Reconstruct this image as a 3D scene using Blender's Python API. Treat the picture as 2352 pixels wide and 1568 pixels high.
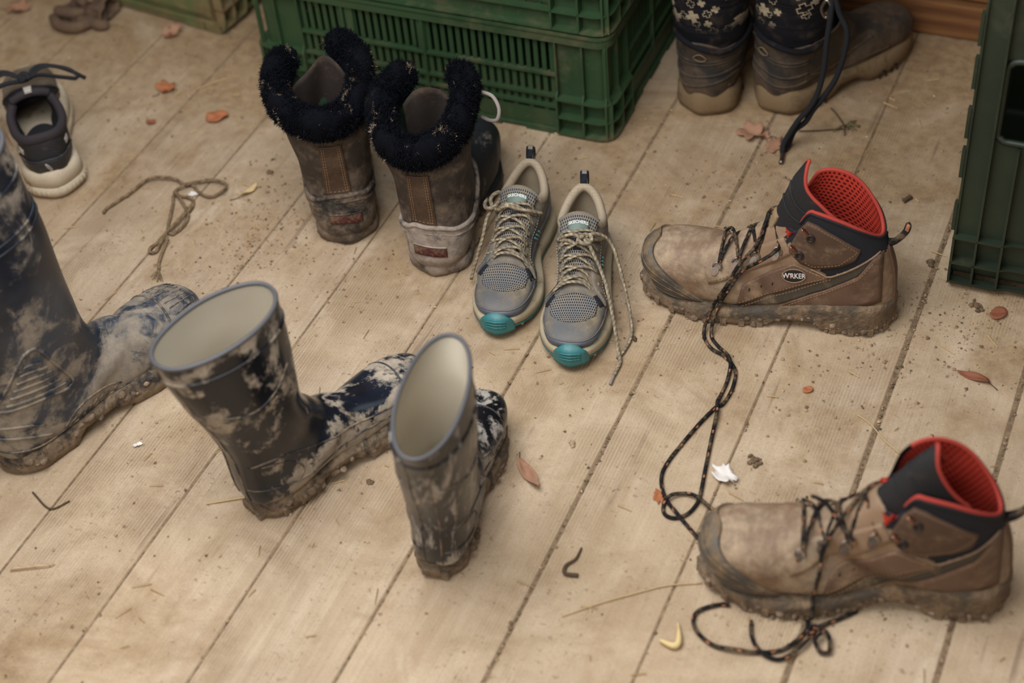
import bpy, bmesh, math, random
import numpy as np
from mathutils import Vector, Matrix, noise
from mathutils.bvhtree import BVHTree

for o in list(bpy.data.objects):
    bpy.data.objects.remove(o)
SC = bpy.context.scene
COL = SC.collection
PI = math.pi
R = math.radians

# ------------------------------------------------------------------ camera
cam_d = bpy.data.cameras.new('camera')
cam = bpy.data.objects.new('camera', cam_d)
COL.objects.link(cam)
_r = (.91470736, .39652375, -.07797027)
_d = (.22485156, -.65969877, -.71710481)
_f = (-.33578598, .63840931, -.69259031)
cam.matrix_world = Matrix(((_r[0], -_d[0], -_f[0], 0), (_r[1], -_d[1], -_f[1], 0), (_r[2], -_d[2], -_f[2], 1.47), (0, 0, 0, 1)))
cam_d.sensor_width = 36.0
cam_d.lens = 57.0
cam_d.clip_start = .05
cam_d.dof.use_dof = True
cam_d.dof.focus_distance = 2.09
cam_d.dof.aperture_fstop = 2.6
SC.camera = cam

# ------------------------------------------------------------------ light
SC.view_settings.view_transform = 'Standard'
SC.view_settings.look = 'None'
SC.view_settings.exposure = -0.05
SC.view_settings.gamma = 1.0
SC.view_settings.use_curve_mapping = False
wd = bpy.data.worlds.new('world')
SC.world = wd
wd.use_nodes = True
bgn = wd.node_tree.nodes['Background']
bgn.inputs[0].default_value = (1.0, .62, .36, 1)
bgn.inputs[1].default_value = .075


def area(name, loc, aim, sx, sy, power, col):
    l = bpy.data.lights.new(name, 'AREA')
    l.shape = 'RECTANGLE'
    l.size = sx
    l.size_y = sy
    l.energy = power
    l.color = col
    o = bpy.data.objects.new(name, l)
    COL.objects.link(o)
    o.location = loc
    o.rotation_euler = (Vector(aim) - Vector(loc)).to_track_quat('-Z', 'Y').to_euler()
    return o


# daylight from back and right windows; unseen fill lamps added overhead and in front
area('overhead_fill', (-.85, .90, 1.42), (-.84, .98, 0), 1.1, .8, 27, (.96, .985, 1.03))  # added lamp hung low over the floor to make a bright pool
area('back_window_daylight', (-1.55, 2.14, 1.5), (-.75, 1.0, 0), 0.5, .34, 6, (.78, .89, 1.0))
area('side_window_daylight', (1.25, 1.25, 1.55), (-.6, 1.0, 0), 1.0, 1.0, 4.5, (.78, .89, 1.0))
area('front_fill', (-.55, -.65, 1.55), (-.75, 1.1, .1), 1.9, 1.2, 22, (1.0, .985, .965))  # added fill behind the camera to lift the sides facing it


# ------------------------------------------------------------------ mesh helpers
def link(o, parent=None):
    COL.objects.link(o)
    if parent is not None:
        o.parent = parent
    return o


def mk(name, V, F, mat, parent=None, smooth=True, uv=None):
    me = bpy.data.meshes.new(name)
    me.from_pydata([tuple(map(float, v)) for v in V], [], [tuple(map(int, f)) for f in F])
    me.validate()
    if mat:
        me.materials.append(mat)
    if smooth:
        me.polygons.foreach_set('use_smooth', [True] * len(me.polygons))
    if uv is not None:
        l = me.uv_layers.new(name='UVMap')
        for lp in me.loops:
            l.data[lp.index].uv = uv[lp.vertex_index]
    me.update()
    return link(bpy.data.objects.new(name, me), parent)


def thing(name, label, cat, loc=(0, 0, 0), rz=0.0, group=None, rot=None, sc=1.0):
    o = bpy.data.objects.new(name, None)
    o.empty_display_size = .05
    COL.objects.link(o)
    o.location = loc
    o.rotation_euler = rot if rot is not None else (0, 0, rz)
    o.scale = (sc, sc, sc)
    tag(o, label, cat, group)
    return o


def tag(o, label, cat, group=None):
    o['label'] = label
    o['category'] = cat
    if group:
        o['group'] = group
    return o


def struct(o):
    o['kind'] = 'structure'
    return o


class MB:
    """collects primitives of ONE part"""
    def __init__(s):
        s.V = []
        s.F = []

    def add(s, V, F):
        b = len(s.V)
        s.V += [tuple(v) for v in V]
        s.F += [tuple(i + b for i in f) for f in F]
        return s

    def box(s, x0, x1, y0, y1, z0, z1):
        V = [(x, y, z) for x in (x0, x1) for y in (y0, y1) for z in (z0, z1)]
        return s.add(V, [(0, 1, 3, 2), (4, 6, 7, 5), (0, 4, 5, 1), (2, 3, 7, 6), (0, 2, 6, 4), (1, 5, 7, 3)])

    def cbox(s, x0, x1, y0, y1, z0, z1, b=.001):
        X = (x0, x1)
        Y = (y0, y1)
        Z = (z0, z1)
        V = []
        idx = {}
        for i in (0, 1):
            for j in (0, 1):
                for k in (0, 1):
                    sx, sy, sz = (1, -1)[i], (1, -1)[j], (1, -1)[k]
                    for ax in range(3):
                        p = [X[i] + sx * b, Y[j] + sy * b, Z[k] + sz * b]
                        p[ax] = (X, Y, Z)[ax][(i, j, k)[ax]]
                        idx[(i, j, k, ax)] = len(V)
                        V.append(p)
        F = []
        for ax in range(3):
            o1, o2 = [a for a in range(3) if a != ax]
            for v in (0, 1):
                q = []
                for (a, c) in ((0, 0), (1, 0), (1, 1), (0, 1)):
                    t = [0, 0, 0]
                    t[ax] = v
                    t[o1] = a
                    t[o2] = c
                    q.append(idx[(*t, ax)])
                F.append(q)
            for a in (0, 1):
                for c in (0, 1):
                    t0 = [0, 0, 0]
                    t0[o1] = a
                    t0[o2] = c
                    t1 = list(t0)
                    t0[ax] = 0
                    t1[ax] = 1
                    F.append([idx[(*t0, o1)], idx[(*t1, o1)], idx[(*t1, o2)], idx[(*t0, o2)]])
        for i in (0, 1):
            for j in (0, 1):
                for k in (0, 1):
                    F.append([idx[(i, j, k, 0)], idx[(i, j, k, 1)], idx[(i, j, k, 2)]])
        return s.add(V, F)

    def obj(s, name, mat, parent=None, smooth=False):
        o = mk(name, s.V, s.F, mat, parent, smooth)
        bm = bmesh.new()
        bm.from_mesh(o.data)
        bmesh.ops.recalc_face_normals(bm, faces=bm.faces)
        bm.to_mesh(o.data)
        bm.free()
        return o


def pchip(xs, ys, x):
    xs = np.asarray(xs, float)
    ys = np.asarray(ys, float)
    x = np.asarray(x, float)
    h = np.diff(xs)
    d = np.diff(ys) / h
    m = np.zeros_like(ys)
    for i in range(1, len(xs) - 1):
        if d[i - 1] * d[i] > 0:
            w1 = 2 * h[i] + h[i - 1]
            w2 = h[i] + 2 * h[i - 1]
            m[i] = (w1 + w2) / (w1 / d[i - 1] + w2 / d[i])
    m[0] = d[0]
    m[-1] = d[-1]
    i = np.clip(np.searchsorted(xs, x) - 1, 0, len(xs) - 2)
    t = (x - xs[i]) / h[i]
    return (ys[i] * (1 + 2 * t) * (1 - t) ** 2 + h[i] * m[i] * t * (1 - t) ** 2 + ys[i + 1] * t * t * (3 - 2 * t) + h[i] * m[i + 1] * t * t * (t - 1))


def crom(P, n, closed=False):
    """Catmull-Rom polyline resampled to n points, even in arc length"""
    P = np.asarray(P, float)
    if closed:
        Q = np.vstack([P[-1], P, P[0], P[1]])
        m = len(P)
    else:
        Q = np.vstack([2 * P[0] - P[1], P, 2 * P[-1] - P[-2]])
        m = len(P) - 1
    out = []
    for i in range(m):
        a, b, c, d = Q[i:i + 4]
        for t in np.linspace(0, 1, 14, endpoint=False):
            out.append(.5 * (2 * b + (c - a) * t + (2 * a - 5 * b + 4 * c - d) * t * t + (3 * b - a - 3 * c + d) * t ** 3))
    if not closed:
        out.append(P[-1])
    else:
        out.append(P[0])
    return resample(np.array(out), n, closed)


def resample(out, n, closed=False):
    out = np.asarray(out, float)
    s = np.concatenate([[0], np.cumsum(np.linalg.norm(np.diff(out, axis=0), axis=1))])
    q = np.linspace(0, s[-1], n, endpoint=not closed)
    return np.stack([np.interp(q, s, out[:, k]) for k in range(out.shape[1])], 1)


def tube(name, pts, r, mat, parent=None, n=None, seg=7, closed=False, flat=1.0, smoothing=True, up=None, rfun=None):
    P = np.asarray(pts, float)
    if smoothing:
        if n is None:
            L = np.linalg.norm(np.diff(P, axis=0), axis=1).sum()
            n = max(8, min(400, int(L / max(r * 1.6, .0012))))
        P = crom(P, n, closed)
    n = len(P)
    T = np.gradient(P, axis=0)
    if closed:
        T = np.roll(P, -1, 0) - np.roll(P, 1, 0)
    T /= np.linalg.norm(T, axis=1)[:, None] + 1e-12
    N = np.cross(T[0], (0, 0, 1) if up is None else up)
    if np.linalg.norm(N) < 1e-3:
        N = np.cross(T[0], (0, 1, 0))
    V = []
    uv = []
    ln = 0
    for i in range(n):
        if up is not None:
            N = np.cross(T[i], up)
        N = N - T[i] * (N @ T[i])
        N /= np.linalg.norm(N) + 1e-12
        B = np.cross(N, T[i])
        if i:
            ln += np.linalg.norm(P[i] - P[i - 1])
        rr = r * (rfun(i / (n - 1)) if rfun else 1)
        for k in range(seg):
            a = 2 * PI * k / seg
            V.append(P[i] + rr * (math.cos(a) * N + flat * math.sin(a) * B))
            uv.append((k / seg, ln / (2 * PI * r)))
    F = []
    for i in range(n if closed else n - 1):
        j = (i + 1) % n
        for k in range(seg):
            F.append((i * seg + k, i * seg + (k + 1) % seg, j * seg + (k + 1) % seg, j * seg + k))
    if not closed:
        F.append(tuple(range(seg))[::-1])
        F.append(tuple((n - 1) * seg + k for k in range(seg)))
    return mk(name, V, F, mat, parent, True, uv)


def nz(v, s=1.0, o=0.0):
    return noise.noise(Vector((v[0] * s + o, v[1] * s - o, v[2] * s + 2.3 * o)))


class Loft:
    """closed surface through sections; a section runs from a point A (front / top) to a point B (back / sole)
    key: (t, Ax, Az, Bx, Bz, half width, lateral shift, exponent top half, exponent bottom half)"""
    def __init__(s, keys, nr=70, ns=56, toe=None, edge=None, edge_t=.2, wob=0, wobs=30, seed=0, closed_end=True):
        K = np.array(keys, float)
        ts = np.linspace(K[0, 0], K[-1, 0], nr)
        C = [pchip(K[:, 0], K[:, k], ts) for k in range(1, 9)]
        rows = [list(c) for c in zip(*C)]
        if toe:
            d, kx, ky, zc, nt = toe      # length, power height, power width, height fraction it closes to, rings
            ax, az, bx, bz, w, cy, na, nb = rows[-1]
            for i in range(1, nt + 1):
                a = (i / nt) * PI / 2 * .985
                sx = math.sin(a)
                ch = math.cos(a) ** kx
                cw = math.cos(a) ** ky
                zm = bz + (az - bz) * zc
                rows.append([ax + d * sx, zm + (az - zm) * ch, bx + d * sx, zm + (bz - zm) * ch, w * cw, cy, na, nb])
        s.rows = rows
        ph = np.linspace(0, 2 * PI, ns, endpoint=False)
        G = np.zeros((len(rows), ns, 3))
        for i, (ax, az, bx, bz, w, cy, na, nb) in enumerate(rows):
            cx, cz = (ax + bx) / 2, (az + bz) / 2
            hx, hz = (ax - bx) / 2, (az - bz) / 2
            c, sn = np.cos(ph), np.sin(ph)
            e = np.where(c > 0, 2 / na, 2 / nb)
            u = np.sign(c) * np.abs(c) ** e
            v = np.sign(sn) * np.abs(sn) ** e
            G[i, :, 0] = cx + hx * u
            G[i, :, 2] = cz + hz * u
            G[i, :, 1] = cy + w * v
            tt = i / len(rows)
            if edge and tt < edge_t:
                k = (1 - tt / edge_t) ** 1.5
                for j in range(ns):
                    dx, dy, dz = edge(ph[j])
                    G[i, j] += (dx * k, dy * k, dz * k)
        s.G = G
        s.ph = ph
        s.n, s.m = len(rows), ns
        if wob:
            N = s.normals()
            for i in range(s.n):
                for j in range(s.m):
                    G[i, j] += N[i, j] * wob * nz(G[i, j], wobs, seed)
        s.bvh = None

    def normals(s, G=None):
        G = s.G if G is None else G
        du = np.roll(G, -1, 1) - np.roll(G, 1, 1)
        dv = np.zeros_like(G)
        dv[1:-1] = G[2:] - G[:-2]
        dv[0] = G[1] - G[0]
        dv[-1] = G[-1] - G[-2]
        N = np.cross(dv, du)
        N /= np.linalg.norm(N, axis=2)[:, :, None] + 1e-12
        cen = G.mean(1)
        sgn = np.sign(np.einsum('ijk,ijk->', N[:s.n // 2], (G - cen[:, None])[:s.n // 2]))
        return N * sgn

    def grid(s, off=0.0):
        return s.G + s.normals() * off

    def VF(s, G, flip=False, cap=True, r0=0, r1=None):
        G = G[r0:r1]
        n, m = G.shape[:2]
        V = [tuple(p) for p in G.reshape(-1, 3)]
        F = []
        for i in range(n - 1):
            for j in range(m):
                f = (i * m + j, i * m + (j + 1) % m, (i + 1) * m + (j + 1) % m, (i + 1) * m + j)
                F.append(f[::-1] if flip else f)
        if cap:
            V.append(tuple(G[-1].mean(0)))
            c = len(V) - 1
            for j in range(m):
                f = ((n - 1) * m + j, (n - 1) * m + (j + 1) % m, c)
                F.append(f[::-1] if flip else f)
        uv = [(j / m, i / n) for i in range(n) for j in range(m)] + [(0.5, 1)]
        return V, F, uv[:len(V)]

    def obj(s, name, mat, parent, off=0.0, r0=0, r1=None, cap=True):
        V, F, uv = s.VF(s.grid(off), True, cap, r0, r1)
        return mk(name, V, F, mat, parent, True, uv)

    def shell(s, name_out, mat_out, name_in, mat_in, parent, th=.003, rin=None):
        a = s.obj(name_out, mat_out, parent)
        V, F, uv = s.VF(s.grid(-th), False, True, 0, rin)
        b = mk(name_in, V, F, mat_in, parent, True, uv)
        return a, b

    def ring(s, i, off=0.0):
        return s.grid(off)[i]

    def tree(s, off=0.0):
        V, F, uv = s.VF(s.grid(off))
        s.bvh = BVHTree.FromPolygons([Vector(v) for v in V], F)
        return s.bvh

    def hit(s, o, d, off=0.0):
        if s.bvh is None:
            s.tree()
        o = Vector(o)
        d = Vector(d).normalized()
        h = s.bvh.ray_cast(o, d)
        if h[0] is None:
            h = s.bvh.find_nearest(o + d * .25)
        n = h[1]
        if n.dot(d) > 0:
            n = -n
        return np.array(h[0] + n * off)

    def side(s, sgn):
        return lambda p, off=0.0: s.hit((p[0], sgn * .25, p[1]), (0, -sgn, 0), off)

    def top(s, dx=0.0):
        return lambda p, off=0.0: s.hit((p[0] - .4 * dx, p[1], .4), (dx, 0, -1), off)

    def back(s):
        return lambda p, off=0.0: s.hit((-.25, p[0], p[1]), (1, 0, 0), off)


def patch(name, lo, up, proj, th, mat, parent, n=24, m=8, smooth=True, sink=.0015, closed=False):
    """thick panel laid on a surface: lo and up are its two long edges, 2-D points handed to proj"""
    lo = resample(np.array(lo, float), n) if len(lo) != n else np.array(lo, float)
    up = resample(np.array(up, float), n) if len(up) != n else np.array(up, float)
    V = []
    for j in range(m):
        f = j / (m - 1)
        for i in range(n):
            V.append(proj(lo[i] * (1 - f) + up[i] * f, th))
    F = [(j * n + i, j * n + i + 1, (j + 1) * n + i + 1, (j + 1) * n + i) for j in range(m - 1) for i in range(n - 1)]
    loop = [i for i in range(n)] + [j * n + n - 1 for j in range(1, m)] + [(m - 1) * n + i for i in range(n - 2, -1, -1)] + [j * n for j in range(m - 2, 0, -1)]
    b = len(V)
    for q in loop:
        j, i = divmod(q, n)
        f = j / (m - 1)
        V.append(proj(lo[i] * (1 - f) + up[i] * f, -sink))
    k = len(loop)
    for a in range(k):
        c = (a + 1) % k
        F.append((loop[c], loop[a], b + a, b + c))
    o = mk(name, V, F, mat, parent, smooth)
    bm = bmesh.new()
    bm.from_mesh(o.data)
    bmesh.ops.recalc_face_normals(bm, faces=bm.faces)
    bm.to_mesh(o.data)
    bm.free()
    if smooth:
        o.data.polygons.foreach_set('use_smooth', [True] * (len(F) - k) + [False] * k)
    return o


def stitches(name, lines, proj, mat, parent, step=.0042, ln=.0026, r=.00045, off=.0004):
    mb = MB()
    for L in lines:
        L = np.array(L, float)
        tot = np.linalg.norm(np.diff(L, axis=0), axis=1).sum()
        P = resample(L, max(3, int(tot / step)))
        P3 = [proj(p, off) for p in P]
        for a, b in zip(P3[:-1], P3[1:]):
            d = (b - a) / (np.linalg.norm(b - a) + 1e-9)
            if np.linalg.norm(b - a) > .02:
                continue
            e = a + d * ln
            u = np.cross(d, (.3, .5, .8))
            u /= np.linalg.norm(u) + 1e-9
            w = np.cross(d, u)
            V = [q + r * (x * u + y * w) for q in (a, e) for (x, y) in ((1, 0), (0, 1), (-1, 0), (0, -1))]
            mb.add(V, [(0, 1, 5, 4), (1, 2, 6, 5), (2, 3, 7, 6), (3, 0, 4, 7), (3, 2, 1, 0), (4, 5, 6, 7)])
    return mb.obj(name, mat, parent)


def outline(L, side=1, wb=.165, wm=.15, wh=.105, n=96, waist=1.0):
    """plan of a sole, heel at x = 0, toe at x = L; side = +1: right foot (inner edge at +y)"""
    c = [(0, 0), (.025, .06), (.09, wh), (.22, wh * .98), (.4, .092 * waist), (.58, wm * .87), (.72, wm), (.85, wm * .83), (.945, wm * .48), (.995, .02), (.985, -.045), (.93, -wb * .58), (.82, -wb * .88), (.66, -wb), (.46, -wb * .84 * waist), (.25, -wh * 1.08), (.09, -wh), (.025, -.06)]
    P = crom([(x * L, y * L * side) for x, y in c], n, True)
    return P


def out_at(O, x):
    """left and right edge of an outline at x"""
    ys = []
    n = len(O)
    for i in range(n):
        a, b = O[i], O[(i + 1) % n]
        if (a[0] - x) * (b[0] - x) <= 0 and a[0] != b[0]:
            ys.append(a[1] + (b[1] - a[1]) * (x - a[0]) / (b[0] - a[0]))
    return (max(ys), min(ys)) if ys else (0.01, -0.01)


def sole(name, O, levels, mat, parent, zfun=None, wob=0, wobs=60, seed=0, lug=None):
    """levels: (height, outward offset) rings over the outline O; zfun(x) lifts (toe spring, arch)"""
    O = np.asarray(O)
    n = len(O)
    T = np.roll(O, -1, 0) - np.roll(O, 1, 0)
    T /= np.linalg.norm(T, axis=1)[:, None]
    N = np.stack([T[:, 1], -T[:, 0]], 1)
    if ((O - O.mean(0)) * N).sum() < 0:
        N = -N
    V = []
    for k, (z, off) in enumerate(levels):
        for i in range(n):
            p = O[i] + N[i] * off
            zz = z(p[0]) if callable(z) else z + (zfun(p[0]) if zfun else 0)
            q = [p[0], p[1], zz]
            if lug and k < lug[0]:
                q[2] += lug[1] * (math.sin(i * lug[2]) > .2)
            if wob:
                a = nz(q, wobs, seed) * wob
                q[0] += N[i][0] * a
                q[1] += N[i][1] * a
                q[2] = max(.0002, q[2] + (nz(q, wobs, seed + 7) * wob if k < len(levels) - 1 else 0))
            V.append(q)
    m = len(levels)
    F = [(k * n + i, k * n + (i + 1) % n, (k + 1) * n + (i + 1) % n, (k + 1) * n + i) for k in range(m - 1) for i in range(n)]
    h = n // 2
    # caps as strips between the two long edges
    for k, fl in ((0, 1), (m - 1, 0)):
        for i in range(h - 1):
            a, b = i, i + 1
            c, d = (n - i - 1) % n, (n - i) % n
            f = (k * n + a, k * n + b, k * n + c, k * n + d)
            f = tuple(dict.fromkeys(f))
            if len(f) > 2:
                F.append(f if fl else f[::-1])
    o = mk(name, V, F, mat, parent, True)
    bm = bmesh.new()
    bm.from_mesh(o.data)
    bmesh.ops.recalc_face_normals(bm, faces=bm.faces)
    bm.to_mesh(o.data)
    bm.free()
    return o


# ------------------------------------------------------------------ materials
def rgb(h):
    h = h.lstrip('#')
    c = [int(h[i:i + 2], 16) / 255 for i in (0, 2, 4)]
    return tuple((x / 12.92 if x <= .04045 else ((x + .055) / 1.055) ** 2.4) for x in c) + (1,)


class NT:
    def __init__(s, name):
        s.m = bpy.data.materials.new(name)
        s.m.use_nodes = True
        s.t = s.m.node_tree
        s.b = s.t.nodes['Principled BSDF']

    def n(s, kind, **kw):
        q = s.t.nodes.new('ShaderNode' + kind)
        for k, v in kw.items():
            setattr(q, k, v)
        return q

    def l(s, a, b):
        s.t.links.new(a, b)
        return b

    def val(s, sock, v):
        if hasattr(v, 'is_output'):
            s.t.links.new(v, sock)
        else:
            sock.default_value = v

    def math(s, op, a, b=0.0, c=0.0, clamp=False):
        q = s.n('Math', operation=op, use_clamp=clamp)
        for i, v in enumerate((a, b, c)):
            s.val(q.inputs[i], v)
        return q.outputs[0]

    def noise(s, vec, scale, detail=6, rough=.55, dist=0.0):
        q = s.n('TexNoise')
        if vec is not None:
            s.l(vec, q.inputs['Vector'])
        q.inputs['Scale'].default_value = scale
        q.inputs['Detail'].default_value = detail
        q.inputs['Roughness'].default_value = rough
        q.inputs['Distortion'].default_value = dist
        return q.outputs['Fac']

    def mapr(s, v, a, b, c=0.0, d=1.0, smooth=True):
        q = s.n('MapRange', interpolation_type='SMOOTHSTEP' if smooth else 'LINEAR')
        s.val(q.inputs[0], v)
        for i, x in enumerate((a, b, c, d)):
            s.val(q.inputs[1 + i], x)
        return q.outputs[0]

    def mix(s, f, a, b, mode='MIX'):
        q = s.n('Mix', data_type='RGBA', blend_type=mode)
        s.val(q.inputs[0], f)
        s.val(q.inputs[6], a)
        s.val(q.inputs[7], b)
        return q.outputs[2]

    def mapping(s, vec, sc=(1, 1, 1), rot=(0, 0, 0), loc=(0, 0, 0)):
        q = s.n('Mapping')
        s.l(vec, q.inputs[0])
        q.inputs[1].default_value = loc
        q.inputs[2].default_value = rot
        q.inputs[3].default_value = sc
        return q.outputs[0]

    def bump(s, h, strength=.3, dist=.001, nrm=None):
        q = s.n('Bump')
        q.inputs['Strength'].default_value = strength
        q.inputs['Distance'].default_value = dist
        s.l(h, q.inputs['Height'])
        if nrm is not None:
            s.l(nrm, q.inputs['Normal'])
        return q.outputs[0]

    def coord(s, w='Object'):
        return s.n('TexCoord').outputs[w]

    def sep(s, v):
        q = s.n('SeparateXYZ')
        s.l(v, q.inputs[0])
        return q.outputs

    def fin(s, col=None, rough=None, nrm=None, spec=None, metal=None):
        if col is not None:
            s.val(s.b.inputs['Base Color'], col)
        if rough is not None:
            s.val(s.b.inputs['Roughness'], rough)
        if nrm is not None:
            s.l(nrm, s.b.inputs['Normal'])
        if spec is not None:
            s.b.inputs['Specular IOR Level'].default_value = spec
        if metal is not None:
            s.b.inputs['Metallic'].default_value = metal
        return s.m


def dirty(name, base, dirt, scale=18, lo=.45, hi=.62, rough=.5, drough=.95, zg=None, bump=.35, bscale=350, bd=.0006, dist=.6, stretch=(1, 1, 1), var=.25, base2=None, spec=.5, weave=None, off=0.0, fine=None, xg=None):
    """base coat + dried mud / dust in noisy patches; zg = (z low, z high, amount): mud clings low on the thing"""
    t = NT(name)
    co = t.coord()
    v = t.mapping(co, stretch, loc=(off, off * .7, off * 1.3))
    f = t.math('ADD', t.math('MULTIPLY', t.noise(v, scale, 8, .66, dist), .72), t.math('MULTIPLY', t.noise(v, scale * 4.3, 7, .68, dist * .5), .28))
    if zg:
        z = t.sep(co)[2]
        f = t.math('ADD', f, t.mapr(z, zg[0], zg[1], zg[2], 0.0))
    if xg:
        f = t.math('ADD', f, t.mapr(t.sep(co)[0], xg[0], xg[1], 0.0, xg[2]))
    k = t.mapr(f, lo, hi)
    fn = t.noise(co, bscale, 4, .6)
    big = t.noise(v, scale * .5, 4, .6)
    b = rgb(base)
    if base2:
        bcol = t.mix(t.mapr(big, .4, .62), b, rgb(base2))
    else:
        bcol = b
    dcol = t.mix(t.mapr(t.noise(co, scale * 4, 6, .65), .35, .68), rgb(dirt), tuple(c * .62 for c in rgb(dirt)[:3]) + (1,))
    col = t.mix(k, bcol, dcol)
    if fine:
        col = t.mix(t.mapr(t.noise(co, fine[1], 5, .7), fine[2], fine[3]), col, rgb(fine[0]))
    col = t.mix(var, col, t.mix(fn, (.3, .3, .3, 1), (1.5, 1.5, 1.5, 1)), 'MULTIPLY')
    h = t.math('ADD', t.math('MULTIPLY', fn, .5), k)
    if weave:
        s = t.sep(co)
        w1 = t.math('SINE', t.math('MULTIPLY', t.math('ADD', s[0], t.math('MULTIPLY', s[2], .6)), weave))
        w2 = t.math('SINE', t.math('MULTIPLY', t.math('SUBTRACT', s[2], t.math('MULTIPLY', s[0], .6)), weave))
        wv = t.math('MULTIPLY', t.math('ADD', w1, w2), .25)
        h = t.math('ADD', h, wv)
        col = t.mix(.35, col, t.mix(t.math('ADD', wv, .5), (.35, .35, .35, 1), (1.5, 1.5, 1.5, 1)), 'MULTIPLY')
    return t.fin(col, t.mapr(k, 0, 1, rough, drough, False), t.bump(h, bump, bd), spec)


def plain(name, c, rough=.6, metal=0.0, bump=.0, bscale=300, var=.0, spec=.5):
    t = NT(name)
    col = rgb(c)
    nrm = None
    if bump or var:
        n = t.noise(t.coord(), bscale, 4, .6)
        if var:
            col = t.mix(var, col, t.mix(n, (.25, .25, .25, 1), (1.6, 1.6, 1.6, 1)), 'MULTIPLY')
        if bump:
            nrm = t.bump(n, bump, .0008)
    return t.fin(col, rough, nrm, spec, metal)


# ------------------------------------------------------------------ floor and wall
def mat_planks():
    t = NT('dusty_floor_wood')
    p = t.n('NewGeometry').outputs['Position']
    rnd = t.n('ObjectInfo').outputs['Random']
    cb = t.n('CombineXYZ')
    t.l(t.math('MULTIPLY', rnd, 7.0), cb.inputs[1])
    va = t.n('VectorMath', operation='ADD')
    t.l(p, va.inputs[0])
    t.l(cb.outputs[0], va.inputs[1])
    v = va.outputs[0]
    grain = t.noise(t.mapping(v, (34, 1.6, 1)), 1.0, 8, .6, .6)
    fine = t.noise(t.mapping(v, (230, 5, 1)), 1.0, 4, .6, .2)
    cloud = t.noise(p, 2.6, 6, .6, .4)
    cloud2 = t.noise(p, 9.0, 8, .65, .5)
    speck = t.noise(p, 120, 5, .7)
    x = t.sep(p)[0]
    warp = t.math('MULTIPLY', t.noise(t.mapping(v, (6, 2, 1)), 1.0, 3, .5), .012)
    rib = t.math('MULTIPLY', t.math('ADD', t.math('SINE', t.math('MULTIPLY', t.math('ADD', x, warp), 2 * PI / .0042)), 1), .5)
    ribm = t.math('MULTIPLY', t.mapr(t.noise(t.mapping(v, (5, 1.1, 1)), 1.0, 3, .5), .4, .62), t.mapr(cloud2, .62, .4))
    wood = t.mix(t.mapr(grain, .3, .7), rgb('#b39f87'), rgb('#ceBca5'))
    wood = t.mix(t.mapr(fine, .3, .75, 0, .45), wood, rgb('#9c8062'))
    wood = t.mix(t.math('MULTIPLY', ribm, t.math('MULTIPLY', rib, .8)), wood, rgb('#7d664d'))
    dust = t.mix(t.mapr(cloud2, .3, .7), rgb('#a68d6d'), rgb('#c6af91'))
    col = t.mix(t.mapr(cloud, .30, .68, .25, .85), wood, dust)
    # trodden brown dirt
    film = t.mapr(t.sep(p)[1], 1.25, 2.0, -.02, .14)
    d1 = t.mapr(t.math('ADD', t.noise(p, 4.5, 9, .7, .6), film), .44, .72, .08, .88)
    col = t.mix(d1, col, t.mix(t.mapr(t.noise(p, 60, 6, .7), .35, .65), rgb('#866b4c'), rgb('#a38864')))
    d2 = t.math('MULTIPLY', t.mapr(speck, .56, .68), t.mapr(t.noise(p, 11, 6, .7), .42, .6))
    col = t.mix(t.math('MULTIPLY', d2, .7), col, rgb('#5d452e'))
    # pale chalky scuffs and a few dark streaks along the grain
    pale = t.math('MULTIPLY', t.mapr(t.noise(t.mapping(p, (7, 3, 1)), 1.0, 7, .7, .8), .6, .74), .45)
    col = t.mix(pale, col, rgb('#dccbb4'))
    strk = t.mapr(t.noise(t.mapping(v, (60, 4, 1)), 1.0, 3, .5), .65, .75, 0, .5)
    col = t.mix(strk, col, rgb('#6e5747'))
    hf = t.noise(p, 420, 4, .7)
    col = t.mix(.30, col, t.mix(t.mapr(hf, .25, .75, 0, 1, False), (.45, .43, .40, 1), (1.45, 1.45, 1.45, 1)), 'MULTIPLY')
    col = t.mix(.16, col, t.mix(rnd, (.55, .5, .46, 1), (1.35, 1.35, 1.35, 1)), 'MULTIPLY')
    h = t.math('ADD', t.math('MULTIPLY', t.math('MULTIPLY', rib, ribm), -1.0), t.math('ADD', t.math('MULTIPLY', fine, .35), t.math('MULTIPLY', speck, .8)))
    h = t.math('ADD', h, t.math('MULTIPLY', cloud2, 1.5))
    return t.fin(col, .82, t.bump(h, .55, .0012), .25)


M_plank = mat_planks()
M_joint = dirty('dirt_in_the_joints', '#8f785b', '#77614a', 90, .42, .62, .95, .95, bump=.6, bscale=500, bd=.001)
M_wall = None


def mat_wallwood():
    t = NT('dark_shed_timber')
    p = t.n('NewGeometry').outputs['Position']
    g = t.noise(t.mapping(p, (2.2, 2.2, 34)), 1.0, 8, .6, .9)
    f = t.noise(t.mapping(p, (7, 7, 160)), 1.0, 5, .6, .3)
    c = t.mix(t.mapr(g, .32, .68), rgb('#6b452c'), rgb('#94683f'))
    c = t.mix(t.mapr(g, .62, .74, 0, .8), c, rgb('#3d2516'))
    c = t.mix(t.mapr(t.noise(t.mapping(p, (5, 5, 12)), 1.0, 4, .6), .6, .7, 0, .6), c, rgb('#a5562c'))
    c = t.mix(.3, c, t.mix(f, (.3, .3, .3, 1), (1.5, 1.5, 1.5, 1)), 'MULTIPLY')
    return t.fin(c, .8, t.bump(f, .4, .001), .2)


M_wall = mat_wallwood()

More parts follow.
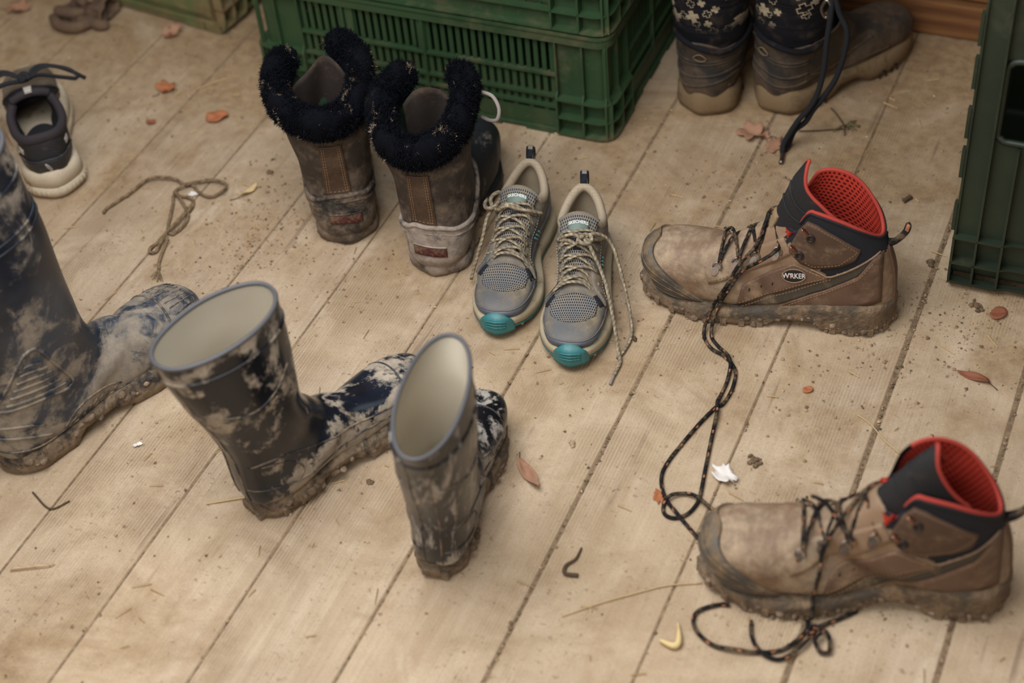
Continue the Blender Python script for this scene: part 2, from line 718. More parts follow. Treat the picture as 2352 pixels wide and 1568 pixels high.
fl = MB()
fl.box(-3.2, 1.3, -.9, 2.26, -.06, -.0014)
floor = struct(fl.obj('floor', M_joint))
seams = [-1.713, -1.567, -1.423, -1.279, -1.132, -.985, -.838, -.685, -.532, -.382, -.232, -.084]
gaps = {-.232: .0062, -.084: .006, -.532: .0042, -.382: .0022, -.685: .0036}
while seams[0] > -3.1:
    seams.insert(0, seams[0] - .1468)
while seams[-1] < 1.2:
    seams.append(seams[-1] + .1468)
rnd = random.Random(4)
for a, b in zip(seams[:-1], seams[1:]):
    g0, g1 = gaps.get(a, .0027) / 2, gaps.get(b, .0027) / 2
    dz = rnd.uniform(-.0006, 0)
    m = MB()
    # long board with softened edges, cut in lengths so that it can dip a little
    X = [a + g0, a + g0 + .0013, b - g1 - .0013, b - g1]
    Zp = [-.0012 + dz, dz, dz, -.0012 + dz]
    V = []
    ys = np.linspace(-.9, 2.24, 2)
    for y in ys:
        for x, z in zip(X, Zp):
            V.append((x, y, z))
        V.append((X[0], y, -.03))
        V.append((X[3], y, -.03))
    F = []
    for i in range(len(ys) - 1):
        o = i * 6
        for (p, q) in ((0, 1), (1, 2), (2, 3), (4, 0), (3, 5)):
            F.append((o + p, o + q, o + 6 + q, o + 6 + p))
    F += [(0, 1, 2, 3, 5, 4), (6, 7, 8, 9, 11, 10)]
    m.add(V, F)
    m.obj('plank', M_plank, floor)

# timber wall at the back: heavy boards laid one on the other
wb = MB()
wb.box(-3.2, 1.3, 2.262, 2.32, -.05, 2.3)
wall = struct(wb.obj('wall_back', M_wall))
z = .001
rnd = random.Random(9)
for i, h in enumerate((.062, .12, .12, .12, .12, .12, .12, .12, .12)):
    m = MB()
    yo = 2.203 if i == 0 else 2.213 + rnd.uniform(0, .004)
    m.cbox(-3.2, 1.3, yo, 2.262, z, z + h - .003, .003)
    m.obj('board', M_wall, wall)
    z += h

# ------------------------------------------------------------------ crates
M_green = dirty('green_crate_plastic', '#30492c', '#5f5b3c', 9, .47, .72, .5, .9, bump=.25, bscale=420, bd=.0004, base2='#294126', var=.2, dist=.8, fine=('#7d7049', 26, .62, .84))
M_greendk = dirty('dark_green_crate_plastic', '#283323', '#4f4b34', 10, .52, .8, .5, .9, bump=.25, bscale=420, bd=.0004, base2='#202b1e', var=.2)
M_greendust = dirty('dusty_green_crate_plastic', '#5d6b3f', '#8a744e', 8, .36, .6, .7, .95, bump=.3, bscale=300, var=.2)
CL, CD, CH_ = .602, .402, .177


def rrect(d, r=.028, seg=6):
    """path round the crate at inset d: list of ((x, y), side) beginning in the middle of the front"""
    x0, x1, y0, y1 = d, CL - d, d, CD - d
    r = max(.002, r - d)
    P = []
    for cx, cy, a0 in ((x1 - r, y0 + r, -PI / 2), (x1 - r, y1 - r, 0), (x0 + r, y1 - r, PI / 2), (x0 + r, y0 + r, PI)):
        P.append([(cx + r * math.cos(a0 + k / seg * PI / 2), cy + r * math.sin(a0 + k / seg * PI / 2)) for k in range(seg + 1)])
    return P


def corner_path(c, d, ext):
    arc = rrect(d)[c]
    t0 = [(1, 0), (0, 1), (-1, 0), (0, -1)][c]
    t1 = [(0, 1), (-1, 0), (0, -1), (1, 0)][c]
    corner = [(CL, 0), (CL, CD), (0, CD), (0, 0)][c]
    s = [list(arc[0]), list(arc[-1])]
    k0 = 0 if t0[0] else 1
    k1 = 0 if t1[0] else 1
    a = list(arc[0])
    a[k0] = corner[k0] - t0[k0] * ext
    b = list(arc[-1])
    b[k1] = corner[k1] + t1[k1] * ext
    return [tuple(a)] + list(arc) + [tuple(b)]


def sweep_wall(mb, outer, inner, z0, z1, closed=False):
    n = len(outer)
    V = []
    for (o, i) in zip(outer, inner):
        V += [(o[0], o[1], z0), (o[0], o[1], z1), (i[0], i[1], z1), (i[0], i[1], z0)]
    F = []
    for k in range(n if closed else n - 1):
        a, b = k * 4, ((k + 1) % n) * 4
        for j in range(4):
            F.append((a + j, a + (j + 1) % 4, b + (j + 1) % 4, b + j))
    if not closed:
        F += [(0, 1, 2, 3), ((n - 1) * 4 + 3, (n - 1) * 4 + 2, (n - 1) * 4 + 1, (n - 1) * 4)]
    mb.add(V, F)


def ring_path(d):
    P = []
    for a in rrect(d):
        P += a
    return P


SIDES = [((0, 0), (1, 0), (0, 1), CL), ((CL, 0), (0, 1), (-1, 0), CD), ((CL, CD), (-1, 0), (0, -1), CL), ((0, CD), (0, -1), (1, 0), CD)]


def sbox(mb, side, u0, u1, d0, d1, z0, z1):
    o, u, n, L = SIDES[side]
    V = []
    for (a, d, z) in ((u0, d0, z0), (u1, d0, z0), (u1, d1, z0), (u0, d1, z0), (u0, d0, z1), (u1, d0, z1), (u1, d1, z1), (u0, d1, z1)):
        V.append((o[0] + u[0] * a + n[0] * d, o[1] + u[1] * a + n[1] * d, z))
    mb.add(V, [(0, 1, 2, 3), (7, 6, 5, 4), (0, 4, 5, 1), (1, 5, 6, 2), (2, 6, 7, 3), (3, 7, 4, 0)])


def srib(mb, side, u, prof, th=.003):
    o, uu, n, L = SIDES[side]
    V = []
    for a in (u - th / 2, u + th / 2):
        for d, z in prof:
            V.append((o[0] + uu[0] * a + n[0] * d, o[1] + uu[1] * a + n[1] * d, z))
    k = len(prof)
    F = [tuple(range(k)), tuple(range(2 * k - 1, k - 1, -1))] + [(i, (i + 1) % k, k + (i + 1) % k, k + i) for i in range(k)]
    mb.add(V, F)


def crate(label, loc, rot, mat, ledge_mid=False, hole_side=None, tabs=True, skip_slats=(), group=None):
    t = thing('plastic_crate', label, 'crate', loc, rot=rot, group=group)
    W = .0885                          # width of the solid corner columns
    b = MB()
    for c in range(4):
        sweep_wall(b, corner_path(c, .015, W), corner_path(c, .018, W), .001, .165)
    sweep_wall(b, ring_path(.016), ring_path(.22 if False else .03), .004, .0075, True)
    b.box(.02, CL - .02, .02, CD - .02, .004, .0075)
    b.obj('body', mat, t)
    b = MB()
    sweep_wall(b, ring_path(.0045), ring_path(.016), .159, .1735, True)
    sweep_wall(b, ring_path(.002), ring_path(.018), .1735, .177, True)
    b.obj('rim', mat, t)
    for c in range(4):
        for z0, th, d in ((0.0, .003, 0.0), (.029, .0028, .0), (.0605, .003, .0)):
            b = MB()
            sweep_wall(b, corner_path(c, d, W), corner_path(c, .0165, W), z0, z0 + th)
            b.obj('ledge', mat, t)
    rp = [(0.0, 0.0), (0.0, .0605), (.0065, .074), (.0065, .16), (.0165, .16), (.0165, 0.0)]
    for s in range(4):
        L = SIDES[s][3]
        us = [.012, .047, W, L - W, L - .047, L - .012]
        for u in us:
            b = MB()
            if u in (.012, L - .012):
                srib(b, s, u, [(0.004, 0.0), (0.004, .0605), (.0085, .074), (.0085, .16), (.0165, .16), (.0165, 0.0)])
            else:
                srib(b, s, u, rp)
            b.obj('rib', mat, t)
        # open middle with slats
        u0, u1 = W + .0015, L - W - .0015
        hole = hole_side == s
        b = MB()
        sbox(b, s, u0, u1, .0105, .0135, 0.0, .033)
        b.obj('skirt_panel', mat, t)
        rails = [(.029, .003, .0), (.0605, .003, .0)] if hole else [(.0405, .0045, .0072), (.0595, .0042, .0072), (.098, .0042, .0072)]
        if ledge_mid:
            rails += [(.0, .003, .0), (.029, .003, .001)]
        else:
            rails += [(0.0, .003, .0055)]
        for z0, th, d in rails:
            b = MB()
            if hole and .04 < z0 < .13:
                sbox(b, s, u0, L / 2 - .064, d, .0165, z0, z0 + th)
                b.obj('rail', mat, t)
                b = MB()
                sbox(b, s, L / 2 + .064, u1, d, .0165, z0, z0 + th)
            else:
                sbox(b, s, u0, u1, d, .0165, z0, z0 + th)
            b.obj('rail', mat, t)
        if not hole:
            b = MB()
            srib(b, s, L / 2, [(.006, .033), (.006, .16), (.0165, .16), (.0165, .033)], .0036)
            b.obj('rib', mat, t)
            # little teeth under the lowest rail
            b = MB()
            k = int((u1 - u0) / .0123)
            for i in range(0, k, 2):
                a = u0 + (i + .5) * (u1 - u0) / k
                sbox(b, s, a - .0035, a + .0035, .0105, .0135, .033, .0405)
            b.obj('slot_teeth', mat, t)
        else:
            # hand hole with a rolled lip
            P = []
            hu, hz, r = .058, .062, .014
            for cx, cz, a0 in ((L / 2 + hu - r, .1, 0), (L / 2 - hu + r, .1, PI / 2), (L / 2 - hu + r, .033 + r, PI), (L / 2 + hu - r, .033 + r, PI * 1.5)):
                for q in range(5):
                    a = a0 + q / 4 * PI / 2
                    P.append((cx + r * math.cos(a), cz + r * math.sin(a)))
            o, u, n, _ = SIDES[s]
            tube('hole_lip', [(o[0] + u[0] * a + n[0] * .010, o[1] + u[1] * a + n[1] * .010, z) for a, z in P], .0045, mat, t, n=48, seg=6, closed=True)
            b = MB()
            sbox(b, s, u0, L / 2 - .058, .0105, .0135, .033, .16)
            sbox(b, s, L / 2 + .058, u1, .0105, .0135, .033, .16)
            sbox(b, s, L / 2 - .06, L / 2 + .06, .0105, .0135, .116, .16)
            b.obj('skirt_panel', mat, t)
        if s in skip_slats or hole:
            b = MB()
            if not hole:
                sbox(b, s, u0, u1, .0135, .0165, .04, .16)
                b.obj('side_panel', mat, t)
            continue
        k = round((u1 - u0) / .01225)
        proto = None
        for i in range(k):
            a = u0 + (i + .5) * (u1 - u0) / k
            if abs(a - L / 2) < .003:
                continue
            if proto is None:
                b = MB()
                o, u, n, _ = SIDES[s]
                sbox(b, s, a - .0034, a + .0034, .0125, .0165, .0405, .16)
                proto = b.obj('slat', mat, t)
                pa = a
            else:
                c = proto.copy()
                o, u, n, _ = SIDES[s]
                c.location = (u[0] * (a - pa), u[1] * (a - pa), 0)
                link(c, t)
        # two wider bars with a rolled edge, as the front shows
        if s in (0, 2):
            for f in (.085, .205):
                b = MB()
                sbox(b, s, u0 + f - .004, u0 + f + .009, .009, .0125, .1022, .159)
                b.obj('wide_bar', mat, t)
                b = MB()
                sbox(b, s, u0 + f - .010, u0 + f - .0062, .006, .0105, .112, .159)
                b.obj('clip_bar', mat, t)
    if tabs:
        for s in range(4):
            L = SIDES[s][3]
            for f in ((.2, .34, .44, .56, .66, .8) if L > .5 else (.3, .5, .7)):
                b = MB()
                sbox(b, s, L * f - .022, L * f + .022, .004, .012, -.004, .0)
                b.obj('stacking_tab', mat, t)
    return t


crate('lower green slatted crate of the stack, behind the fur boots', (-1.336, 1.779, 0.004), (0, 0, R(.6)), M_green)
crate('upper green crate resting on the rim of the slatted crate', (-1.337, 1.782, .1856), (0, 0, R(.6)), M_green, ledge_mid=True)
# standing on its end at the right edge: base turned to the left
crate('dark green crate stood on its end at the right edge', (-.21, 1.629, CL + .001), (0, R(90), R(1.0)), M_greendk, hole_side=0)
crate('dusty olive crate tipped on its long side, base facing front', (-2.05, 1.938, CD + .001), (R(-90), 0, R(-6.5)), M_greendust, tabs=False, skip_slats=(0, 2))


# ------------------------------------------------------------------ rubber boots
M_rubber = dirty('muddy_black_rubber', '#0e1118', '#ab9c88', 15, .505, .57, .2, .95, zg=(.0, .10, .05), bump=.35, bscale=260, dist=.35, base2='#1c222c', var=.25, stretch=(1, 1, .8))
M_rubber2 = dirty('muddy_black_rubber_scuffed', '#0d1015', '#ada498', 20, .505, .57, .26, .95, zg=(.0, .08, .04), bump=.35, bscale=260, dist=.5, base2='#1e232b', var=.25, stretch=(1.7, 1.7, .4), off=3.1)
M_rubberbig = dirty('muddy_blue_black_rubber', '#171d28', '#958979', 11, .495, .60, .36, .95, zg=(.0, .26, .055), bump=.35, bscale=260, dist=.9, base2='#343c47', var=.25, off=1.7)
M_tread = dirty('mud_caked_tread', '#17181b', '#8c7860', 26, .38, .58, .6, .98, zg=(-.01, .03, .12), bump=.9, bscale=240, bd=.002, dist=.6)
M_cream = dirty('cream_boot_lining', '#c9bfab', '#a58d6c', 6, .55, .9, .8, .9, bump=.3, bscale=700, var=.12, weave=2200)
M_ridge = dirty('dusty_rubber_ridge', '#20242a', '#9c8870', 30, .42, .6, .5, .95, bump=.2)
M_mud = dirty('dried_mud', '#97816a', '#6f5a45', 40, .42, .62, .95, .95, bump=.9, bscale=260, bd=.002)
M_rimrub = plain('grey_rubber_rim', '#4b4a4c', .5, bump=.1)


def line_on(parent, proj, pts, r=.0012, mat=None, name='moulded_ridge', off=.0002, n=None):
    L = np.array(pts, float)
    P = crom(L, n or max(10, int(np.linalg.norm(np.diff(L, axis=0), axis=1).sum() / .005)))
    return tube(name, [proj(p, off) for p in P], r, mat or M_ridge, parent, seg=6, smoothing=False)


def clods(name, pts, mat, parent, seed=0, size=(.003, .007)):
    """lumps of dried mud stuck on a surface, one part"""
    rn = random.Random(seed)
    mb = MB()
    t = (1 + 5 ** .5) / 2
    ico = [(-1, t, 0), (1, t, 0), (-1, -t, 0), (1, -t, 0), (0, -1, t), (0, 1, t), (0, -1, -t), (0, 1, -t), (t, 0, -1), (t, 0, 1), (-t, 0, -1), (-t, 0, 1)]
    IF = [(0, 11, 5), (0, 5, 1), (0, 1, 7), (0, 7, 10), (0, 10, 11), (1, 5, 9), (5, 11, 4), (11, 10, 2), (10, 7, 6), (7, 1, 8), (3, 9, 4), (3, 4, 2), (3, 2, 6), (3, 6, 8), (3, 8, 9), (4, 9, 5), (2, 4, 11), (6, 2, 10), (8, 6, 7), (9, 8, 1)]
    for p in pts:
        s = rn.uniform(*size) / 1.9
        sc = (s * rn.uniform(.7, 1.4), s * rn.uniform(.7, 1.4), s * rn.uniform(.5, 1))
        V = [(p[0] + v[0] * sc[0] * rn.uniform(.7, 1.2), p[1] + v[1] * sc[1] * rn.uniform(.7, 1.2), max(.0003, p[2] + v[2] * sc[2] * rn.uniform(.7, 1.2))) for v in ico]
        mb.add(V, IF)
    o = mb.obj(name, mat, parent, True)
    o['kind'] = 'stuff'
    return o


def gumboot(label, loc, head, side, mat, lean=0.0, tilt=0.0, sc=1.0, seed=0, group=None, rim=((.101, .287), (-.051, .283), .043)):
    t = thing('rubber_boot', label, 'boot', loc, rot=(lean, tilt, head), sc=sc, group=group)
    L = .270
    O = outline(L, side, wb=.152, wm=.145, wh=.112)

    def wc(x, inset=.003):
        a, b = out_at(O, x)
        return (a - b) / 2 - inset, (a + b) / 2
    w9, c9 = wc(.16)
    w10, c10 = wc(.195)
    w8, c8 = wc(.11, .001)
    lf = Loft([
        (0, rim[0][0], rim[0][1], rim[1][0], rim[1][1], rim[2], 0, 2.1, 2.1),
        (.10, .099, .245, -.046, .245, .0445, 0, 2.1, 2.1),
        (.22, .096, .195, -.034, .195, .0445, 0, 2.1, 2.1),
        (.34, .094, .152, -.018, .147, .042, 0, 2.2, 2.2),
        (.43, .099, .124, -.008, .10, .039, 0, 2.2, 2.4),
        (.50, .110, .109, -.0065, .062, .0365, 0, 2.2, 2.6),
        (.57, .122, .0945, .001, .026, .0365, 0, 2.2, 3.0),
        (.65, .137, .0880, .035, .020, .038, 0, 2.2, 3.4),
        (.74, .155, .0825, .095, .024, w8, c8, 2.2, 3.6),
        (.86, .178, .0770, .152, .020, w9, c9, 2.2, 3.4),
        (1.0, .201, .0720, .195, .022, w10, c10, 2.2, 3.2)],
        nr=80, ns=64, toe=(.067, .60, .55, .36, 16), wob=.0012, wobs=18, seed=seed)
    lf.shell('upper', mat, 'lining', M_cream, t, .0028)
    tube('rim', lf.ring(0, -.0012), .0026, M_rimrub, t, n=72, seg=8, closed=True)
    tube('rim_bead', lf.ring(5, .0003), .0014, mat, t, n=72, seg=6, closed=True)

    def zb(x):
        h = 0.0 if x < .078 else (.013 * min(1, (x - .078) / .006) if x < .13 else .013 * max(0, 1 - (x - .13) / .018))
        return .0008 + h + .013 * max(0, (x - .19) / .08) ** 2
    sole('sole', O, [(lambda x: zb(x), -.002), (lambda x: zb(x) + .002, .0012), (lambda x: zb(x) + .010, .0015), (lambda x: max(zb(x) + .011, .024 + .2 * max(0, zb(x) - .014)), .0016), (lambda x: max(zb(x) + .013, .0265), .0005), (lambda x: .030 + .3 * zb(x), -.006)], M_tread, t, wob=.0012, wobs=80, seed=seed)
    # tread blocks under the forefoot and heel edges
    k = 0
    for x in (.006, .03, .054, .155, .178, .201, .220, .238):
        yl, yr = out_at(O, x)
        for y in (yl - .003, yr + .003):
            m = MB()
            m.cbox(x - .007, x + .007, y - .005, y + .005, max(.0005, zb(x) - .0015), zb(x) + .012, .0015)
            m.obj('tread_block', M_tread, t)
    # moulded lines
    for sg in (1, -1):
        pj = lf.side(sg)
        line_on(t, pj, [(-.004, .058), (.02, .054), (.055, .046), (.10, .044), (.15, .047), (.19, .043), (.222, .038)], .0012)
        line_on(t, pj, [(.0, .098), (.02, .101), (.05, .092), (.085, .075), (.12, .066), (.155, .060), (.20, .054)], .0011)
        line_on(t, pj, [(-.030, .205), (-.01, .196), (.02, .190), (.05, .198), (.075, .215)], .0011)
        line_on(t, pj, [(.012, .095), (.035, .088), (.055, .072), (.06, .056), (.05, .047)], .001)
    bk = lf.back()
    for y in (-.011, .011):
        line_on(t, bk, [(y * 1.2, .262), (y * 1.1, .2), (y, .13), (y, .06), (y, .034)], .001)
    line_on(t, lf.top(), [(.210, -.036), (.219, -.02), (.222, 0), (.219, .02), (.210, .036)], .0012, name='toe_cap_line')
    rn = random.Random(seed)
    P = []
    for i in range(26):
        x = rn.choice((rn.uniform(.03, .09), rn.uniform(.06, .24)))
        yl, yr = out_at(O, x)
        P.append((x, rn.choice((yl, yr)), rn.uniform(.008, .022)))
    clods('mud_clods', P, M_mud, t, seed, (.004, .009))
    return t


gumboot('black rubber boot with a wide cream opening, foot turned to the right, mud-smeared shaft', (-.890, .981, .001), R(66.5), 1, M_rubber, 0, R(-1), 1.04, 3, rim=((.098, .288), (-.052, .284), .042))
gumboot('black rubber boot seen from the heel, narrow oval cream opening, in the front middle', (-.640, .968, .0032), R(100), -1, M_rubber2, R(4.5), 0, .95, 11, rim=((.112, .303), (-.064, .286), .0375))


def bigboot():
    t = thing('rubber_boot', 'tall blue-black rubber boot cut by the left edge, ribbed triangle at the ankle', 'boot', (-1.225, .935, .001), R(72))
    L = .332
    O = outline(L, 1, wb=.155, wm=.15, wh=.118)

    def wc(x, inset=.003):
        a, b = out_at(O, x)
        return (a - b) / 2 - inset, (a + b) / 2
    w8, c8 = wc(.125, .001)
    w9, c9 = wc(.19)
    w10, c10 = wc(.245)
    lf = Loft([
        (0, .148, .44, -.04, .432, .062, 0, 2.1, 2.1),
        (.12, .153, .37, -.036, .37, .063, 0, 2.1, 2.1),
        (.26, .160, .30, -.030, .30, .062, 0, 2.1, 2.1),
        (.38, .158, .22, -.020, .21, .057, 0, 2.1, 2.2),
        (.46, .160, .165, -.010, .15, .051, 0, 2.2, 2.3),
        (.53, .168, .128, -.008, .095, .046, 0, 2.2, 2.6),
        (.59, .180, .112, -.003, .045, .044, 0, 2.2, 2.9),
        (.65, .194, .106, .008, .026, .044, 0, 2.2, 3.3),
        (.72, .210, .103, .06, .024, .045, 0, 2.2, 3.6),
        (.80, .226, .100, .125, .026, w8, c8, 2.2, 3.6),
        (.90, .242, .097, .190, .022, w9, c9, 2.2, 3.4),
        (1.0, .262, .090, .245, .022, w10, c10, 2.2, 3.2)],
        nr=90, ns=72, toe=(.066, .62, .5, .35, 16), wob=.003, wobs=11, seed=5)
    lf.shell('upper', M_rubberbig, 'lining', M_cream, t, .003)
    tube('rim', lf.ring(0, -.0012), .0034, M_rimrub, t, n=80, seg=8, closed=True)

    def zb(x):
        h = 0.0 if x < .09 else (.015 * min(1, (x - .09) / .008) if x < .15 else .015 * max(0, 1 - (x - .15) / .03))
        return .0008 + h + .012 * max(0, (x - .24) / .09) ** 2
    sole('sole', O, [(zb, -.002), (lambda x: zb(x) + .002, .0015), (lambda x: zb(x) + .011, .0022), (lambda x: max(zb(x) + .012, .027), .002), (lambda x: max(zb(x) + .014, .030), .0006), (lambda x: .035 + .3 * zb(x), -.006)], M_tread, t, wob=.0016, wobs=70, seed=8)
    for sg in (-1, 1):
        pj = lf.side(sg)
        # ribbed triangle over the ankle
        line_on(t, pj, [(.008, .125), (.03, .155), (.052, .184), (.066, .190), (.078, .182), (.094, .14), (.108, .105), (.10, .096), (.06, .107), (.02, .116), (.008, .122), (.008, .125)], .0022, M_rubberbig, 'ankle_triangle')
        for k in range(6):
            f = k / 6
            line_on(t, pj, [(.02 + .038 * f, .124 + .055 * f), (.05 + .013 * f, .117 + .062 * f), (.098 - .026 * f, .106 + .066 * f)], .0021, M_rubberbig, 'ankle_rib')
        line_on(t, pj, [(-.006, .078), (.03, .062), (.06, .045)], .0018, M_rubberbig)
        line_on(t, pj, [(-.004, .096), (.03, .082), (.055, .066)], .0018, M_rubberbig)
        line_on(t, pj, [(.0, .048), (.05, .036), (.09, .038), (.15, .038), (.22, .031), (.27, .028)], .0016)
        line_on(t, pj, [(.078, .042), (.10, .056), (.13, .060), (.155, .053), (.17, .044)], .0013)
        for k in range(7):
            x = .088 + k * .0115
            line_on(t, pj, [(x, .041), (x + .008, .05 - abs(k - 3) * .0012)], .0013, n=4)
    for i in (6, 15, 17):
        tube('shaft_ridge', lf.ring(i, .0004), .0017, M_rubberbig, t, n=90, seg=6, closed=True)
    # ridged toe cap
    tp = lf.top()
    line_on(t, tp, [(.262, -.043), (.268, -.02), (.27, 0), (.268, .02), (.262, .043)], .0016, name='toe_cap_line')
    for k in range(8):
        y = -.034 + k * .0095
        line_on(t, tp, [(.275, y), (.295, y * .92), (.31, y * .8)], .001, name='toe_rib', n=8)
    rn = random.Random(4)
    P = []
    for i in range(40):
        x = rn.uniform(.02, .27)
        yl, yr = out_at(O, x)
        P.append((x, rn.choice((yl, yr, yr)), rn.uniform(.012, .03)))
    clods('mud_clods', P, M_mud, t, 4, (.004, .009))


bigboot()


# ------------------------------------------------------------------ helpers for laces and lettering
def root_matrix(t):
    return Matrix.LocRotScale(t.location, t.rotation_euler, t.scale)


def to_local(t, pts):
    mi = root_matrix(t).inverted()
    return [np.array(mi @ Vector(p)) for p in pts]


def text_on(parent, s, proj, c, ux, uy, mat, name='lettering', off=.0006, bold=.02, step=None):
    cu = bpy.data.curves.new('txt', 'FONT')
    cu.body = s
    cu.align_x = 'CENTER'
    cu.align_y = 'CENTER'
    cu.offset = bold
    cu.resolution_u = 3
    ob = bpy.data.objects.new('txt', cu)
    COL.objects.link(ob)
    bpy.context.view_layer.update()
    me = bpy.data.meshes.new_from_object(ob.evaluated_get(bpy.context.evaluated_depsgraph_get()))
    V = [(v.co.x, v.co.y) for v in me.vertices]
    F = [tuple(p.vertices) for p in me.polygons]
    bpy.data.objects.remove(ob)
    bpy.data.curves.remove(cu)
    bpy.data.meshes.remove(me)
    P = [proj((c[0] + a * ux[0] + b * uy[0], c[1] + a * ux[1] + b * uy[1]), off) for a, b in V]
    return mk(name, P, F, mat, parent, False)


def mat_lace(name, c, c2, k=.9, sp=.35, w=.24):
    t = NT(name)
    s = t.sep(t.coord('UV'))
    a = t.math('FRACT', t.math('MULTIPLY', t.math('ADD', s[1], t.math('MULTIPLY', t.math('FLOOR', t.math('MULTIPLY', s[0], 3)), sp)), k))
    f = t.math('MULTIPLY', t.math('LESS_THAN', a, w), t.math('LESS_THAN', t.math('FRACT', t.math('MULTIPLY', s[0], 3)), .5))
    tw = t.math('SINE', t.math('MULTIPLY', t.math('ADD', s[1], s[0]), 14))
    n = t.noise(t.coord(), 60, 5, .6)
    base = t.mix(t.mapr(n, .45, .7, 0, .55), rgb(c), rgb('#8b7558'))
    col = t.mix(f, base, rgb(c2))
    col = t.mix(.35, col, t.mix(t.mapr(tw, -1, 1), (.35, .35, .35, 1), (1.4, 1.4, 1.4, 1)), 'MULTIPLY')
    return t.fin(col, .85, t.bump(tw, .4, .0006), .2)


M_lace = mat_lace('black_lace_with_orange_flecks', '#1d1b1b', '#a06a48', .42, .37, .13)
M_leather = dirty('dusty_brown_leather', '#8a6e54', '#ad967a', 16, .42, .66, .6, .9, zg=(.0, .09, .10), bump=.4, bscale=330, dist=.5, base2='#755a44', var=.25)
M_leatherhl = dirty('brown_leather_heel', '#6b5140', '#94795e', 20, .46, .68, .6, .9, zg=(.0, .07, .06), bump=.4, bscale=330, dist=.4, base2='#5d4535', var=.25)
M_leatherdk = dirty('dark_brown_nubuck', '#523c2c', '#94795a', 26, .5, .72, .75, .9, bump=.35, bscale=420, dist=.4, var=.25)
M_suedelt = dirty('pale_suede_tongue', '#8d7557', '#5e4a37', 34, .55, .72, .85, .9, bump=.35, bscale=420)
M_navy = dirty('navy_soft_collar', '#16181f', '#5a5248', 20, .56, .8, .8, .9, bump=.35, bscale=500, weave=2600, var=.25)
M_softblk = dirty('black_softshell_tongue', '#1d1b1b', '#5d5348', 14, .55, .8, .75, .9, bump=.35, bscale=500, weave=2600)
M_textile = dirty('grey_brown_textile', '#4b4236', '#8c7a60', 22, .48, .7, .85, .95, bump=.5, bscale=500, weave=2400)
M_redpipe = plain('red_orange_piping', '#a8382b', .8, bump=.2, bscale=900)
M_metal = plain('dull_steel', '#8a8178', .4, 1.0, var=.3)
M_copper = plain('coppery_hook', '#b07a66', .35, 1.0, var=.3)
M_stitch = plain('tan_thread', '#94714f', .8)
M_blackrub = plain('black_badge', '#1c1817', .5, bump=.1)
M_white = plain('white_print', '#dad6d0', .6)
M_redprint = plain('red_print', '#c23a35', .6)
M_soleboot = dirty('muddy_grey_outsole', '#4e463c', '#897258', 28, .36, .56, .75, .98, zg=(-.005, .025, .12), bump=.9, bscale=220, bd=.0022)
M_toerub = dirty('scuffed_grey_toe_rubber', '#453f37', '#8f7658', 20, .46, .62, .6, .95, bump=.3, bscale=260, base2='#5a5044', stretch=(1, 1, 2))


def mat_mesh(name, c, cd, pitch=.0042):
    """perforated spacer mesh: rows of dark oval holes"""
    t = NT(name)
    s = t.sep(t.coord('UV'))
    u = t.math('MULTIPLY', s[0], 62.0)
    v = t.math('MULTIPLY', s[1], 62.0)
    row = t.math('FLOOR', v)
    uo = t.math('ADD', u, t.math('MULTIPLY', t.math('MODULO', row, 2.0), .5))
    du = t.math('SUBTRACT', t.math('FRACT', uo), .5)
    dv = t.math('SUBTRACT', t.math('FRACT', v), .5)
    r = t.math('SQRT', t.math('ADD', t.math('MULTIPLY', du, du), t.math('MULTIPLY', dv, dv)))
    k = t.mapr(r, .22, .36)
    col = t.mix(k, rgb(cd), rgb(c))
    return t.fin(col, .85, t.bump(k, .5, .0012), .2)


M_redmesh = mat_mesh('red_perforated_lining', '#c2402f', '#5e100d')


def split_obj(lf, pred, nA, mA, nB, mB, parent, off=0.0):
    V, F, uv = lf.VF(lf.grid(off), True)
    a, b = [], []
    for f in F:
        c = np.mean([V[i] for i in f], 0)
        (a if pred(c) else b).append(f)
    for nm, mt, FF in ((nA, mA, a), (nB, mB, b)):
        ids = sorted({i for f in FF for i in f})
        mp = {q: k for k, q in enumerate(ids)}
        mk(nm, [V[i] for i in ids], [tuple(mp[i] for i in f) for f in FF], mt, parent, True, [uv[i] for i in ids])


def dring(t, p, nrm, down, r=.0055):
    """lace ring: riveted tab with a D-shaped wire, as one metal part and a rivet"""
    p = np.array(p)
    n = np.array(nrm, float)
    n /= np.linalg.norm(n)
    d = np.array(down, float)
    d -= n * (d @ n)
    d /= np.linalg.norm(d)
    s = np.cross(n, d)
    P = [p + n * .003 + r * (math.cos(a) * s - math.sin(a) * d * 1.1) for a in np.linspace(-.4, PI + .4, 12)]
    ring = tube('lace_ring', P, .0011, M_metal, t, n=22, seg=6)
    m = MB()
    V = []
    for k in range(10):
        a = 2 * PI * k / 10
        V.append(p + d * .006 + n * .0016 + (.0044 * math.cos(a) * s + .0066 * math.sin(a) * d))
    V += [v - n * .004 for v in V[:10]]
    m.add(V, [tuple(range(10)), tuple(range(19, 9, -1))] + [(i, (i + 1) % 10, 10 + (i + 1) % 10, 10 + i) for i in range(10)])
    tab = m.obj('ring_tab', M_metal, ring)
    m = MB()
    V = [p + d * .0075 + n * .0028 + .0018 * (math.cos(2 * PI * k / 8) * s + math.sin(2 * PI * k / 8) * d) for k in range(8)]
    V += [v - n * .003 for v in V[:8]]
    m.add(V, [tuple(range(8)), tuple(range(15, 7, -1))] + [(i, (i + 1) % 8, 8 + (i + 1) % 8, 8 + i) for i in range(8)])
    m.obj('rivet', M_copper, ring)
    return p - d * r + n * .003


